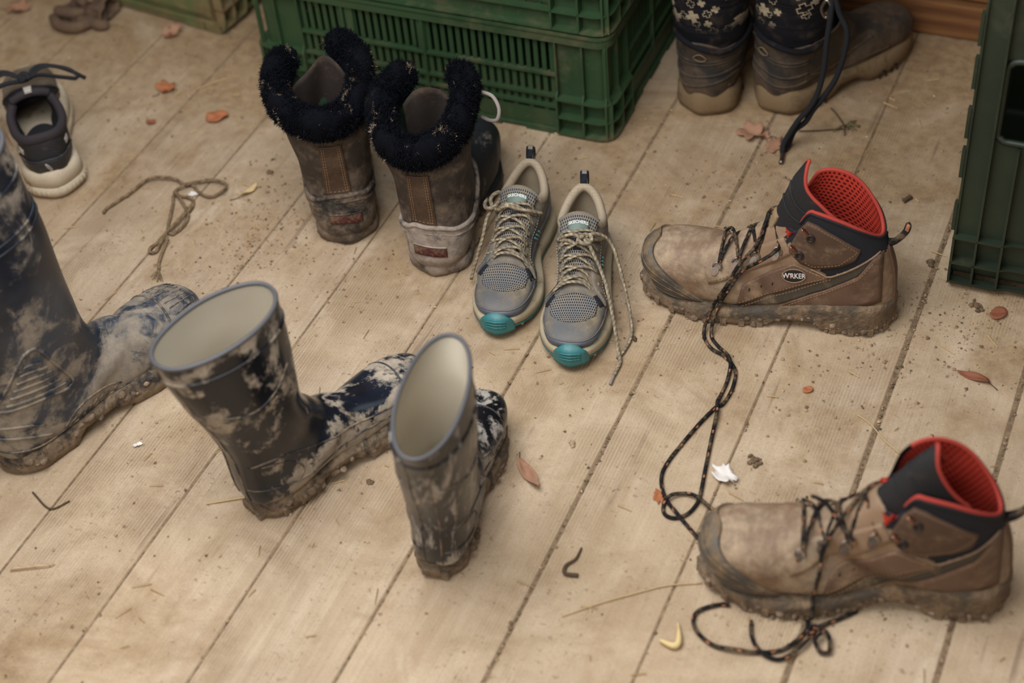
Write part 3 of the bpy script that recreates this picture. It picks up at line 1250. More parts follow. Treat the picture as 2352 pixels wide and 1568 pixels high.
def hook(t, p, nrm, down):
    p = np.array(p)
    n = np.array(nrm, float) / np.linalg.norm(nrm)
    d = np.array(down, float)
    d -= n * (d @ n)
    d /= np.linalg.norm(d)
    h = tube('lace_hook', [p + d * .006 + n * .0012, p + n * .002, p - d * .004 + n * .0035, p - d * .0065 + n * .0065, p - d * .004 + n * .0085], .0026, M_copper, t, n=14, seg=7, flat=.5)
    q = p + d * .0105
    s = np.cross(n, d)
    tube('eyelet', [q + n * .0016 + .0042 * (math.cos(a) * s + math.sin(a) * d) for a in np.linspace(0, 2 * PI, 14, endpoint=False)], .0015, M_blackrub, h, n=18, seg=6, closed=True)
    return p - d * .004 + n * .004


def workboot(label, loc, head, side, sc, seed, logo, back=0.0):
    t = thing('work_boot', label, 'boot', loc, head, sc=sc, group=None)
    L = .330
    O = outline(L, side, wb=.163, wm=.158, wh=.116)

    def wc(x, inset=.003):
        a, b = out_at(O, x)
        return (a - b) / 2 - inset, (a + b) / 2
    w6, c6 = wc(.13, .003)
    w7, c7 = wc(.19, .0035)
    w8, c8 = wc(.25, .0045)

    def edge(p):
        c, s = math.cos(p), math.sin(p)
        dz = .019 * s * s + .020 * max(0, -s) ** 1.5
        f = max(0, min(1, (c - .52 - (.28 if back and s < 0 else 0)) / .3))
        f = f * f * (3 - 2 * f)
        return (.012 * f, 0, dz - .052 * f)
    lf = Loft([
        (0, .136, .180, .022, .143, .0365, 0, 2.2, 2.1),
        (.12, .140, .168, .014, .120, .0385, 0, 2.2, 2.2),
        (.24, .150, .154, .006, .092, .0395, 0, 2.2, 2.3),
        (.34, .165, .139, .002, .064, .0395, 0, 2.2, 2.5),
        (.44, .182, .124, .001, .036, .0385, 0, 2.2, 2.8),
        (.52, .200, .112, .020, .022, .0385, 0, 2.2, 3.2),
        (.64, .222, .102, .09, .020, w6, c6, 2.3, 3.4),
        (.80, .245, .0965, .175, .016, w7, c7, 2.4, 3.4),
        (1.0, .272, .094, .25, .014, w8, c8, 2.5, 3.2)],
        nr=96, ns=80, toe=(.056, .50, .46, .36, 20), edge=edge, edge_t=.2, wob=.0018, wobs=26, seed=seed)

    def navy(c):
        x, y, z = c
        if z < .09:
            return False
        zl = .094 + (abs(x - .083) * .72 if x < .083 else (x - .083) * 1.3)
        return z > min(zl, .131) - (.007 if x < .09 else 0) and x < .14
    split_obj(lf, navy, 'collar', M_navy, 'upper', M_leather, t)
    V, F, uv = lf.VF(lf.grid(-.005), False, True)
    lin = mk('lining', V, F, M_redmesh, t, True, [(a * 1.0, b * 1.15) for a, b in uv])
    # padded collar edge
    rim = lf.ring(0, -.0022)
    idx = [j for j in range(lf.m) if math.cos(lf.ph[j]) < .66]
    st = next(k for k, j in enumerate(idx) if k and idx[k] != idx[k - 1] + 1) if any(idx[k] != idx[k - 1] + 1 for k in range(1, len(idx))) else 0
    idx = idx[st:] + idx[:st]
    tube('collar_piping', [rim[j] for j in idx], .0026, M_redpipe, t, n=90, seg=8)
    tube('collar_binding', [lf.ring(1, .0004)[j] for j in idx], .0016, M_navy, t, n=90, seg=6)

    # tongue
    def tong(ph, h, off):
        zt = .150 + (.092 - back * .6) * max(0, math.cos(ph * .80)) ** 1.5 if back else float(np.interp(ph, [-.5, -.2, .05, .4, .8, 1.3, 1.65, 1.85], [.205, .232, .241, .232, .214, .196, .178, .166]))
        zb = .098
        z = zb + (zt - zb) * h
        xf = float(np.interp(z, [.09, .12, .15, .18, .21, .235, .25], [.196, .176, .160, .149, .139, .126, .117]))
        c = .086
        wd = .68 if back else 1.0
        bend = .010 * max(0, h - .6) ** 2 + back * max(0, h - .25) * 1.3 * math.cos(ph * .5)
        x = c + (xf - c - off) * math.cos(ph) - bend - (.010 * h if back else 0)
        y = (.0325 * (1 - (1 - wd) * h) - off) * math.sin(ph)
        return (x, y, z)
    NP, NH = 33, 22
    phs = np.linspace(*((-1.1, 1.6) if back else (-.5, 1.85)), NP)
    hs = np.linspace(0, 1, NH)
    V = [tong(p, h, 0) for h in hs for p in phs]
    F = [(j * NP + i, j * NP + i + 1, (j + 1) * NP + i + 1, (j + 1) * NP + i) for j in range(NH - 1) for i in range(NP - 1)]
    tongue = mk('tongue', V, F, M_softblk, t, True)
    V2 = [tong(p, h, .004) for h in hs for p in phs]
    mk('tongue_lining', V2, [f[::-1] for f in F], M_redmesh, tongue, True, [(i / NP * .55, j / NH * .62) for j in range(NH) for i in range(NP)])
    eg = ([tong(phs[0], h, .002) for h in hs[8:]] if back else []) + [tong(p, 1, .002) for p in phs[1:]] + [tong(phs[-1], h, .002) for h in hs[::-1][1:-8]]
    tube('tongue_edge', eg, .0024, M_redpipe, tongue, n=90, seg=7)
    # suede facing on the tongue
    fz = lambda p, off=0.0: np.array(tong(p[0], p[1], -off))
    patch('tongue_facing', [(-.55, .02), (.55, .02)], [(-.42, .44), (.42, .44)], fz, .0022, M_suedelt, tongue, 14, 10, sink=.0)
    for k in range(2):
        tube('tongue_seam', [tong(p, .60 + .16 * k, -.0006) for p in np.linspace(phs[0], 1.5, 20)], .0012, M_softblk, tongue, n=40, seg=5)

    rings, hooks = [], []
    for sg in (1, -1):
        pj = lf.side(sg)
        patch('textile_panel', [(.205, .0235), (.175, .030), (.14, .036), (.127, .045), (.084, .070), (.046, .098), (.033, .122)], [(.205, .0240), (.188, .034), (.157, .050), (.117, .071), (.08, .092), (.055, .108), (.034, .123)], pj, .0005, M_textile, t, 30, 7)
        patch('quarter_strap', [(.196, .031), (.157, .0505), (.117, .071), (.083, .0885)], [(.190, .062), (.160, .083), (.126, .105), (.083, .0895)], pj, .0022, M_leatherhl, t, 26, 9)
        patch('ankle_panel', [(.134, .122), (.118, .107), (.100, .103), (.07, .112), (.052, .122), (.047, .137)], [(.131, .134), (.121, .158), (.113, .172), (.100, .170), (.075, .157), (.047, .139)], pj, .0026, M_leatherdk, t, 26, 9)
        patch('heel_counter', [(.150, .024), (.10, .034), (.05, .042), (.016, .052)], [(.138, .036), (.127, .0445), (.084, .070), (.046, .098), (.030, .126), (.020, .128)], pj, .0016, M_leatherhl, t, 26, 9)
        patch('eyestay', [(.232, .060), (.20, .074), (.17, .088), (.150, .100), (.130, .118)], [(.240, .082), (.215, .092), (.19, .105), (.165, .120), (.142, .137)], pj, .0016, M_leather, t, 24, 6)
        line_on(t, pj, [(.105, .101), (.094, .0965), (.083, .0915), (.07, .0985), (.055, .1085), (.034, .1235), (.024, .130)], .0013, M_leather, 'collar_seam', .0012)
        lines = [[(.193, .036), (.157, .053), (.117, .0735), (.086, .0895), (.126, .103), (.150, .087)], [(.189, .030), (.157, .0465), (.117, .067), (.078, .0905)],
                 [(.128, .118), (.103, .106), (.07, .115), (.050, .136), (.075, .1545), (.100, .167), (.112, .169), (.120, .152)],
                 [(.136, .032), (.126, .0415), (.084, .066), (.046, .094), (.030, .118)], [(.232, .066), (.20, .078), (.165, .094), (.14, .112)]]
        stitches('stitching', lines, lambda p, off=0.0, pj=pj: pj(p, off + .0022), M_stitch, t)['kind'] = 'stuff'
        down = (.30, 0, -.95)
        for (x, z) in ((.223, .084), (.199, .091), (.176, .100), (.148, .116)):
            p = pj((x, z), .0016)
            q = pj((x, z - .004), .0016)
            rings.append((sg, dring(t, p, (0.0, sg * .85, .5), down)))
        for (x, z) in ((.113, .158), (.126, .128)):
            p = pj((x, z), .0034)
            hooks.append((sg, hook(t, p, (0.05, sg, .25), (-.6, 0, -.75))))
        for (x, z) in ((.181, .059), (.166, .065), (.152, .071)):
            patch('vent_slot', [(x + .0008, z - .004), (x + .0004, z)], [(x - .0010, z - .004), (x - .0014, z)], lambda p, off=0.0, pj=pj: pj(p, off + .0022), .0003, M_blackrub, t, 4, 3, False)
        if logo and sg == 1:
            th = np.linspace(0, PI, 13)
            cx, cz = .125, .0868
            BW, BH = .0148, .0104
            lo = [(cx + BW * math.cos(a), cz - BH * math.sin(a) - .16 * BW * math.cos(a)) for a in th]
            up = [(cx + BW * math.cos(a), cz + BH * math.sin(a) - .16 * BW * math.cos(a)) for a in th]
            bj = lambda p, off=0.0: pj(p, off + .0022)
            bd = patch('badge', lo, up, bj, .0012, M_blackrub, t, 13, 7)
            tube('badge_edge', [bj(p, .0012) for p in lo + up[::-1][1:-1]], .0008, M_leather, bd, n=50, seg=5, closed=True)
            k = .0088
            ux, uy = (-k, k * .16), (0.1 * k, k * 1.25)
            text_on(bd, 'W', bj, (cx + .0102, cz - .0015), ux, uy, M_white, off=.0016)
            text_on(bd, 'RKER', bj, (cx - .0048, cz + .0007), (ux[0] * .92, ux[1] * .92), uy, M_white, off=.0016)
            ar = [(cx + .0055 + .0022 * math.cos(a), cz - .0034 + .0058 * math.sin(a)) for a in np.linspace(0, PI, 9)]
            tube('arch_letter', [bj(p, .0017) for p in ar], .0005, M_white, bd, n=16, seg=5)
            tube('arch_letter_red', [bj((a, b - .0022), .0017) for a, b in [(cx + .0055 + .0011 * math.cos(q), cz - .0012 + .003 * math.sin(q)) for q in np.linspace(0, PI, 9)]], .0004, M_redprint, bd, n=12, seg=5)
    # heel strip and pull loop
    bk = lf.back()
    patch('back_strip', [(-.011, .045), (.011, .045)], [(-.009, .126), (.009, .126)], bk, .002, M_leatherhl, t, 8, 14)
    base = bk((0, .126), .001)
    tube('pull_loop', [base + np.array([0, -.004, 0]), base + np.array((-.012, -.004, .006)), base + np.array((-.022, -.003, .022)), base + np.array((-.021, 0, .032)), base + np.array((-.018, .003, .022)), base + np.array((-.008, .004, .008)), base + np.array([0, .004, .002])], .0042, M_lace, t, n=40, seg=6, flat=.35)
    # rubber toe bumper
    cx0 = .236

    def pol(p, off=0.0):
        a, z = p
        return lf.hit((cx0 + .3 * math.cos(a), .3 * math.sin(a), z), (-math.cos(a), -math.sin(a), 0), off)
    th = np.linspace(-1.75, 1.75, 41)
    lo = [(a, .014) for a in th]
    up = [(a, .0205 + .068 * max(0, math.cos(a * .86)) ** 2.2) for a in th]
    patch('toe_bumper', lo, up, pol, .0035, M_toerub, t, 41, 9)
    for f in (.35, .6, .8):
        tube('bumper_ridge', [pol((a, .014 + (u[1] - .014) * f), .0036) for a, u in zip(th[4:-4], up[4:-4])], .0010, M_toerub, t, n=60, seg=5)

    # outsole with lugs
    def zb(x):
        a = 0.0 if x < .088 else (.012 * min(1, (x - .088) / .008) if x < .135 else .012 * max(0, 1 - (x - .135) / .025))
        return .0006 + a + .010 * max(0, (x - .24) / .09) ** 2

    def zt(x):
        return float(np.interp(x, [0, .05, .1, .14, .19, .26, .33], [.046, .045, .040, .032, .023, .021, .026]))
    sole('outsole', O, [(zb, -.003), (lambda x: zb(x) + .0015, .002), (lambda x: zb(x) + .006, .0028), (lambda x: max(zb(x) + .007, zt(x) * .55), .0024), (lambda x: max(zb(x) + .009, zt(x) * .8), .0035), (lambda x: max(zb(x) + .010, zt(x)), .002), (lambda x: max(zb(x) + .0105, zt(x) + .002), -.004)], M_soleboot, t, wob=.0022, wobs=95, seed=seed)
    O2 = np.array(O)
    n = len(O2)
    k = 0
    for i in range(0, n, 3):
        x, y = O2[i]
        if .09 < x < .15:
            continue
        tx, ty = O2[(i + 1) % n] - O2[i - 1]
        l = math.hypot(tx, ty)
        nx, ny = ty / l, -tx / l
        if nx * (x - .16) + ny * y < 0:
            nx, ny = -nx, -ny
        m = MB()
        a = .0048
        V = []
        for (u, w, z) in ((-a, -.006, zb(x) - .0004), (a, -.006, zb(x) - .0004), (a * .8, .0042, zb(x) - .0002), (-a * .8, .0042, zb(x) - .0002), (-a, -.006, zb(x) + .012), (a, -.006, zb(x) + .012), (a * .8, .0034, zb(x) + .010), (-a * .8, .0034, zb(x) + .010)):
            V.append((x + nx * w + tx / l * u, y + ny * w + ty / l * u, max(.0003, z)))
        m.add(V, [(0, 1, 2, 3), (7, 6, 5, 4), (0, 4, 5, 1), (1, 5, 6, 2), (2, 6, 7, 3), (3, 7, 4, 0)])
        m.obj('lug', M_soleboot, t)
    rn = random.Random(seed)
    P = []
    for i in range(150):
        q = O2[rn.randrange(n)]
        P.append((q[0] * 1.0, q[1] * (1.0 + rn.uniform(-.02, .06)), zb(q[0]) + rn.uniform(.001, .013)))
    clods('mud_clods', P, M_mud, t, seed, (.002, .0055))
    return t, lf, tong, rings, hooks


W1 = workboot('brown work boot with red lining and an oval badge, beside the grey trainers', (-.260, 1.554, .001), R(187.1), -1, 1.0, 3, True)
W2 = workboot('out-of-focus brown work boot with red lining in the lower right corner', (-.040, 1.166, .001), R(195.3), 1, 1.01, 9, False, .022)


def lace_up(Wb, ends):
    t, lf, tong, rings, hooks = Wb
    Lr = [p for s, p in rings if s == 1]
    Rr = [p for s, p in rings if s == -1]

    def over(a, b, lift=.005):
        m = (a + b) / 2
        f = min(1.0, abs(b[1] - a[1]) / .05)
        zz = max(a[2], b[2])
        top_ = None
        h = lf.hit((m[0], m[1], .4), (0, 0, -1), .004)
        m = np.array([m[0], m[1], max(m[2], h[2]) + lift * .4])
        return [a, .5 * (a + m) + np.array([0, 0, .003]), m, .5 * (b + m) + np.array([0, 0, .003]), b]
    tube('lace', over(Lr[0], Rr[0]), .0021, M_lace, t)
    for i in range(3):
        tube('lace', over(Lr[i], Rr[i + 1]), .0021, M_lace, t)
        tube('lace', over(Rr[i], Lr[i + 1], .009), .0021, M_lace, t)
    for e in ends:
        tube('lace', e, .0024, M_lace, t, n=260 if len(e) > 14 else 120)


LA = [(-0.4798, 1.4452, 0.003), (-0.4637, 1.4243, 0.003), (-0.4428, 1.4155, 0.003), (-0.4266, 1.4025, 0.003), (-0.4191, 1.3881, 0.003), (-0.4154, 1.3616, 0.003), (-0.4183, 1.3346, 0.003), (-0.425, 1.3255, 0.003), (-0.4352, 1.2924, 0.003), (-0.4445, 1.2524, 0.003), (-0.4501, 1.2222, 0.003), (-0.4505, 1.2018, 0.003), (-0.4434, 1.1819, 0.003), (-0.4306, 1.1643, 0.003), (-0.4155, 1.1503, 0.006), (-0.3997, 1.1393, 0.003), (-0.3826, 1.1265, 0.003), (-0.3696, 1.1173, 0.003)]
LB = [(-0.4698, 1.4456, 0.003), (-0.4555, 1.43, 0.003), (-0.4388, 1.4155, 0.007), (-0.4299, 1.4014, 0.006), (-0.4255, 1.3747, 0.003), (-0.4253, 1.3499, 0.003), (-0.4248, 1.3337, 0.006), (-0.4193, 1.314, 0.007), (-0.412, 1.269, 0.003), (-0.4035, 1.2209, 0.003), (-0.3973, 1.1859, 0.003), (-0.3971, 1.169, 0.003), (-0.4025, 1.1526, 0.003), (-0.4137, 1.1426, 0.003), (-0.4262, 1.1441, 0.003), (-0.4324, 1.1563, 0.003), (-0.4288, 1.1698, 0.007), (-0.4175, 1.18, 0.004), (-0.4048, 1.1808, 0.006), (-0.392, 1.1757, 0.007), (-0.3706, 1.1664, 0.003), (-0.3534, 1.1583, 0.003), (-0.3393, 1.1538, 0.003)]
t1, lf1, tong1 = W1[0], W1[1], W1[2]
pj1 = lf1.side(1)
ea = [tong1(-.9, .42, -.004), tong1(-.3, .40, -.006), tong1(.25, .33, -.007), (.176, .026, .118), pj1((.196, .088), .010), pj1((.208, .066), .006), pj1((.222, .036), .006), (.230, .061, .018)]
eb = [tuple(W1[3][3][1]), (.155, .047, .122), (.172, .050, .108), pj1((.190, .084), .007), pj1((.204, .064), .007), pj1((.216, .036), .0065), (.222, .063, .018)]
lace_up(W1, [ea + to_local(t1, LA), eb + to_local(t1, LB)])
LC = [(-0.2302, 1.0551, 0.003), (-0.2284, 1.0405, 0.003), (-0.2438, 1.0106, 0.003), (-0.2686, 0.9967, 0.003), (-0.2908, 0.9902, 0.006), (-0.315, 0.9891, 0.003), (-0.3353, 0.9981, 0.003), (-0.3467, 1.0124, 0.003), (-0.3452, 1.0273, 0.003), (-0.3276, 1.0425, 0.003), (-0.316, 1.0459, 0.003)]
LD = [(-0.2876, 1.0341, 0.003), (-0.2803, 1.014, 0.003), (-0.2664, 0.9975, 0.006), (-0.2464, 0.9953, 0.003), (-0.2314, 1.0092, 0.006), (-0.2212, 1.0322, 0.007), (-0.2169, 1.0508, 0.004), (-0.1981, 1.07, 0.003), (-0.1838, 1.0859, 0.003)]
LE = [(-0.2205, 1.0456, 0.008), (-0.2051, 1.0422, 0.009), (-0.1977, 1.0239, 0.006), (-0.206, 1.0196, 0.004), (-0.215, 1.0295, 0.009), (-0.2102, 1.0433, 0.012), (-0.2225, 1.0476, 0.006), (-.226, 1.036, .008), (-.217, 1.040, .011)]
t2, lf2, tong2 = W2[0], W2[1], W2[2]
pj2 = lf2.side(1)
ec = [tong2(-.9, .50, -.004), tong2(-.35, .42, -.007), tong2(.1, .30, -.010), (.186, .020, .124), pj2((.199, .088), .010), pj2((.204, .064), .006), pj2((.207, .036), .006), (.207, .062, .018)]
ed = [(.213, -.008, .133), (.208, .0, .140), (.198, .003, .135), (.188, .012, .126), (.178, .024, .118), (.168, .034, .112), tuple(W2[3][2][1])]
lace_up(W2, [ec + to_local(t2, LC), ed, to_local(t2, LD), to_local(t2, LE)])


# ------------------------------------------------------------------ fur-lined winter boots
M_shaft = dirty('muddy_brown_shaft_leather', '#32281f', '#72604e', 20, .46, .66, .7, .95, zg=(.05, .16, .10), bump=.55, bscale=260, bd=.001, dist=.5, base2='#2b241e', var=.3)
M_strip = dirty('worn_tan_back_strip', '#44301f', '#6d5640', 24, .45, .7, .7, .95, bump=.5, bscale=300, var=.3)
M_shell = dirty('mud_caked_rubber_shell', '#1a1c1e', '#84725f', 22, .38, .56, .5, .98, bump=.9, bscale=240, bd=.0018, dist=.5, fine=('#b09a86', 30, .62, .8), xg=(.10, .18, -.16))
M_shell2 = dirty('pale_mud_caked_rubber_shell', '#1b1d20', '#a69687', 18, .33, .5, .5, .98, bump=.9, bscale=240, bd=.0018, dist=.5, fine=('#6d5643', 34, .6, .75), off=2.2, xg=(.08, .17, -.22))
M_fur = dirty('navy_fur', '#0a0b10', '#2b2623', 26, .6, .8, .95, .95, bump=.3, bscale=500, var=.4, spec=.08)
M_furmud = dirty('mud_clotted_fur', '#0c0e14', '#a08c76', 20, .57, .62, .9, .95, bump=.3, bscale=500, spec=.1)
M_greenfelt = dirty('dark_green_felt', '#1f3a22', '#132016', 40, .4, .6, .95, .95, bump=.4, bscale=600)
M_flap = dirty('dark_suede_flap', '#2a2019', '#4c3a2b', 40, .45, .7, .9, .9, bump=.4, bscale=500)
M_redtab = dirty('muddy_red_heel_tab', '#4a1714', '#7b5f4a', 60, .42, .6, .7, .95, bump=.4)
M_cordgrey = plain('grey_pull_cord', '#8b8078', .8, bump=.3, bscale=700, var=.3)


def fur(parent, path, r, flat, seed, n=9000):
    """short curly pile on the rolled cuff: thin bent blades in one part"""
    P = crom(path, 200)
    T = np.gradient(P, axis=0)
    T /= np.linalg.norm(T, axis=1)[:, None]
    rn = np.random.RandomState(seed)
    i = rn.randint(0, 200, n)
    a = rn.rand(n) * 2 * PI
    N = np.cross(T, (0, 0, 1))
    N /= np.linalg.norm(N, axis=1)[:, None]
    B = np.cross(N, T)
    fr = i / 199.0
    rr = r * np.clip(np.minimum(fr, 1 - fr) * 9 + .55, 0, 1)
    d = np.cos(a)[:, None] * N[i] + flat * np.sin(a)[:, None] * B[i]
    base = P[i] + d * rr[:, None] * .93 + T[i] * (rn.rand(n)[:, None] - .5) * .004
    dn = d / np.linalg.norm(d, axis=1)[:, None]
    w1 = dn + rn.randn(n, 3) * .55
    w1 /= np.linalg.norm(w1, axis=1)[:, None]
    w2 = w1 + rn.randn(n, 3) * .8 + np.array((0, 0, -.25))
    w2 /= np.linalg.norm(w2, axis=1)[:, None]
    ln = (.0018 + .0034 * rn.rand(n) ** 2)[:, None]
    s = np.cross(w1, rn.randn(n, 3))
    s /= np.linalg.norm(s, axis=1)[:, None] + 1e-9
    s *= .00045
    V = np.stack([base - s, base + s, base + w1 * ln + s, base + w1 * ln - s, base + (w1 + w2) * ln], 1).reshape(-1, 3)
    F = []
    for k in range(n):
        o = k * 5
        F += [(o, o + 1, o + 2, o + 3), (o + 3, o + 2, o + 4)]
    me = bpy.data.meshes.new('fur_pile')
    me.from_pydata(V.tolist(), [], F)
    me.materials.append(M_furmud)
    o = link(bpy.data.objects.new('fur_pile', me), parent)
    o['kind'] = 'stuff'
    return o


def furboot(label, loc, head, side, shell, seed, loop, lean=0.0, tilt=0.0, sc=1.0, twist=0.0):
    # lean and tilt: how far the soft shaft slumps sideways and forward above the ankle
    t = thing('winter_boot', label, 'boot', loc, rot=(0, 0, head), sc=sc)
    L = .275
    O = outline(L, side, wb=.172, wm=.166, wh=.138)

    def wc(x, inset=.003):
        a, b = out_at(O, x)
        return (a - b) / 2 - inset, (a + b) / 2
    w6, c6 = wc(.11)
    w7, c7 = wc(.155)
    w8, c8 = wc(.20)

    def edge(p):
        c = math.cos(p)
        f = max(0, c - .6) / .4
        return (0, 0, .022 * c - .05 * f * f)
    lf = Loft([(k[0], k[1] + tilt * max(0, k[2] - .09), k[2], k[3] + tilt * max(0, k[4] - .09), k[4], k[5], k[6] - lean * max(0, (k[2] + k[4]) / 2 - .08), k[7], k[8]) for k in [
        (0, .112, .222, -.014, .208, .058, 0, 2.3, 2.2),
        (.14, .108, .19, -.010, .180, .0565, 0, 2.3, 2.2),
        (.27, .106, .155, -.005, .14, .053, 0, 2.3, 2.3),
        (.38, .110, .130, .0, .105, .0495, 0, 2.3, 2.4),
        (.47, .122, .115, -.003, .068, .047, 0, 2.3, 2.6),
        (.54, .136, .107, -.003, .034, .0445, 0, 2.3, 2.9),
        (.62, .150, .101, .012, .014, .042, 0, 2.3, 3.2),
        (.74, .165, .096, .08, .010, w6, c6, 2.4, 3.4),
        (.87, .182, .090, .145, .010, w7, c7, 2.4, 3.4),
        (1.0, .203, .083, .195, .012, w8, c8, 2.4, 3.2)]],
        nr=90, ns=72, toe=(.066, .56, .5, .36, 18), edge=edge, edge_t=.3, wob=.004, wobs=24, seed=seed)
    lf.obj('shaft', M_shaft, t, 0.0, 0, 62, False)
    V, F, uv = lf.VF(lf.grid(-.004), False, True, 0, None)
    mk('felt_lining', V, F, M_greenfelt, t, True)

    def zl(x):
        return float(np.interp(x, [-.01, .02, .06, .10, .14, .18, .3], [.088, .080, .072, .076, .095, .14, .2]))
    Vs, Fs, uv = lf.VF(lf.grid(.0042), True)
    Fk = []
    for f in Fs:
        c = np.mean([Vs[i] for i in f], 0)
        if c[2] < zl(c[0]):
            Fk.append(f)
    ids = sorted({i for f in Fk for i in f})
    mp = {q: k for k, q in enumerate(ids)}
    mk('rubber_shell', [Vs[i] for i in ids], [tuple(mp[i] for i in f) for f in Fk], shell, t, True)
    sole('sole', O, [(lambda x: .0008 + .009 * max(0, (x - .19) / .085) ** 2, .001), (lambda x: .003 + .009 * max(0, (x - .19) / .085) ** 2, .004), (.012, .0045), (.020, .003), (.022, -.004)], shell, t, wob=.0012, wobs=80, seed=seed)
    # welt between shaft and shell
    wl = []
    pl, pr, bk = lf.side(1), lf.side(-1), lf.back()
    for x in (.165, .14, .115, .09, .06, .035, .015, .006):
        wl.append(pl((x, zl(x) - .001), .003))
    for y in (.018, 0, -.018):
        wl.append(bk((y, zl(0) + .002), .003))
    for x in (.006, .015, .035, .06, .09, .115, .14, .165):
        wl.append(pr((x, zl(x) - .001), .003))
    tube('welt', wl, .0036, shell, t, n=110, seg=7)
    tube('welt_cord', [p + np.array((0, 0, -.010)) for p in wl[2:-2]], .0028, shell, t, n=100, seg=6)
    # back strip with rows of stitching
    yo = twist
    st = patch('back_strip', [(yo - .018, .088), (yo + .018, .088)], [(yo - .015, .174), (yo + .015, .174)], bk, .0022, M_strip, t, 12, 22)
    ln = []
    for s in (-1, 1):
        for q in (.0135, .0105):
            ln.append([(yo + s * q, .094), (yo + s * q * .92, .14), (yo + s * q * .85, .172)])
    ln.append([(yo - .014, .095), (yo + .014, .095)])
    stitches('stitching', ln, lambda p, off=0.0: bk(p, off + .0024), M_stitch, st)['kind'] = 'stuff'
    # heel tab
    hb = lambda p, off=0.0: bk(p, off + .0042)
    tab = patch('heel_tab', [(-.021, .040), (.021, .043)], [(-.021, .055), (.021, .058)], hb, .0014, M_redtab, t, 12, 5)
    tube('tab_edge', [hb(p, .0012) for p in [(-.021, .056), (-.01, .0568), (0, .0572), (.01, .058), (.021, .059)]], .0013, shell, tab, n=20, seg=5)
    # cuff
    path = [(.110, .026, .244), (.094, .047, .242), (.062, .056, .236), (.026, .051, .224), (-.004, .032, .214), (-.016, 0, .211), (-.004, -.032, .214), (.026, -.051, .224), (.062, -.056, .238), (.094, -.047, .247), (.110, -.026, .251)]
    rn = random.Random(seed)
    path = [(x + tilt * (z - .09) + rn.uniform(-.003, .003), y - lean * (z - .08) + rn.uniform(-.003, .003), z + rn.uniform(-.004, .004)) for x, y, z in path]
    cf = tube('fur_cuff', path, .0170, M_fur, t, n=120, seg=16, flat=1.45, rfun=lambda f: min(1, .6 + 7 * min(f, 1 - f)) * (1 + .10 * math.sin(f * 37 + seed)))
    for v in cf.data.vertices:
        v.co += Vector((nz(v.co, 90, seed), nz(v.co, 90, seed + 3), nz(v.co, 90, seed + 5))) * .0035 + Vector((nz(v.co, 220, seed), nz(v.co, 220, seed + 3), nz(v.co, 220, seed + 5))) * .0025
    fur(cf, path, .0178, 1.42, seed, 24000)
    # suede flap showing inside the open front
    V = []
    n, m = 17, 12
    for j in range(m):
        for i in range(n):
            a = -1 + 2 * i / (n - 1)
            h = j / (m - 1)
            zt = .240 + .008 * math.sin(a * 3 + seed) - .018 * a * a
            V.append((.112 - .028 * a * a + .004 * math.sin(a * 5 + h * 3) - .008 * h, .040 * a, .13 + (zt - .13) * h))
    F = [(j * n + i, j * n + i + 1, (j + 1) * n + i + 1, (j + 1) * n + i) for j in range(m - 1) for i in range(n - 1)]
    fp = mk('tongue_flap', V, F, M_flap, t, True)
    sm = fp.modifiers.new('thick', 'SOLIDIFY')
    sm.thickness = .0022
    if loop:
        tube('pull_cord', [(.100, -.064, .240), (.094, -.080, .238), (.083, -.090, .228), (.078, -.088, .214), (.085, -.076, .206), (.092, -.062, .206)], .0027, M_cordgrey, t, n=40, seg=7)
    P = []
    for i in range(60):
        q = O[rn.randrange(len(O))]
        P.append((q[0], q[1] * 1.03, rn.uniform(.001, .010)))
    clods('mud_clods', P, M_mud, t, seed, (.002, .006))
    return t


furboot('winter boot with navy fur cuff and brown strip, nearest the twine', (-1.008, 1.464, .001), R(124), 1, M_shell, 3, False, -.02, .08, 1.0, .004)
furboot('winter boot with navy fur cuff and grey pull cord, touching the grey trainers', (-.864, 1.440, .001), R(101), -1, M_shell2, 6, True, -.05, .10, 1.0, .006)


# ------------------------------------------------------------------ grey trail trainers
M_grey = dirty('dusty_grey_blue_synthetic', '#5e5d5c', '#8f8069', 22, .38, .64, .6, .92, bump=.35, bscale=330, dist=.4, base2='#6a6763', var=.25)
M_greyblue = dirty('blue_grey_toe_overlay', '#565b63', '#8d8274', 20, .5, .72, .5, .9, bump=.25, bscale=330, var=.2)
M_collar = dirty('beige_padded_collar', '#a9987f', '#7d6b54', 26, .52, .75, .9, .95, bump=.4, bscale=900, weave=3000)
M_midsole = dirty('cream_midsole', '#b3a488', '#83694b', 34, .52, .72, .7, .9, bump=.4, bscale=300)
M_teal = dirty('teal_rubber', '#347779', '#8a7b5f', 26, .50, .74, .45, .9, bump=.2, bscale=300)
M_innerd = dirty('brown_insole', '#5d4c38', '#3c3024', 30, .45, .65, .9, .9, bump=.3, bscale=600)
M_loop = mat_lace('speckled_heel_loop', '#23252b', '#8d8478', 1.2, .5, .4)
M_lacegrey = mat_lace('grey_cream_flecked_lace', '#8a7e6a', '#a99b80', .6, .5, .4)
M_patch = dirty('green_tongue_label', '#5e6f63', '#7d7159', 30, .5, .7, .5, .8, bump=.15)
M_cyan = plain('pale_teal_print', '#7fc4c4', .5)
M_cut = plain('torn_dark_gap', '#14151a', .9)


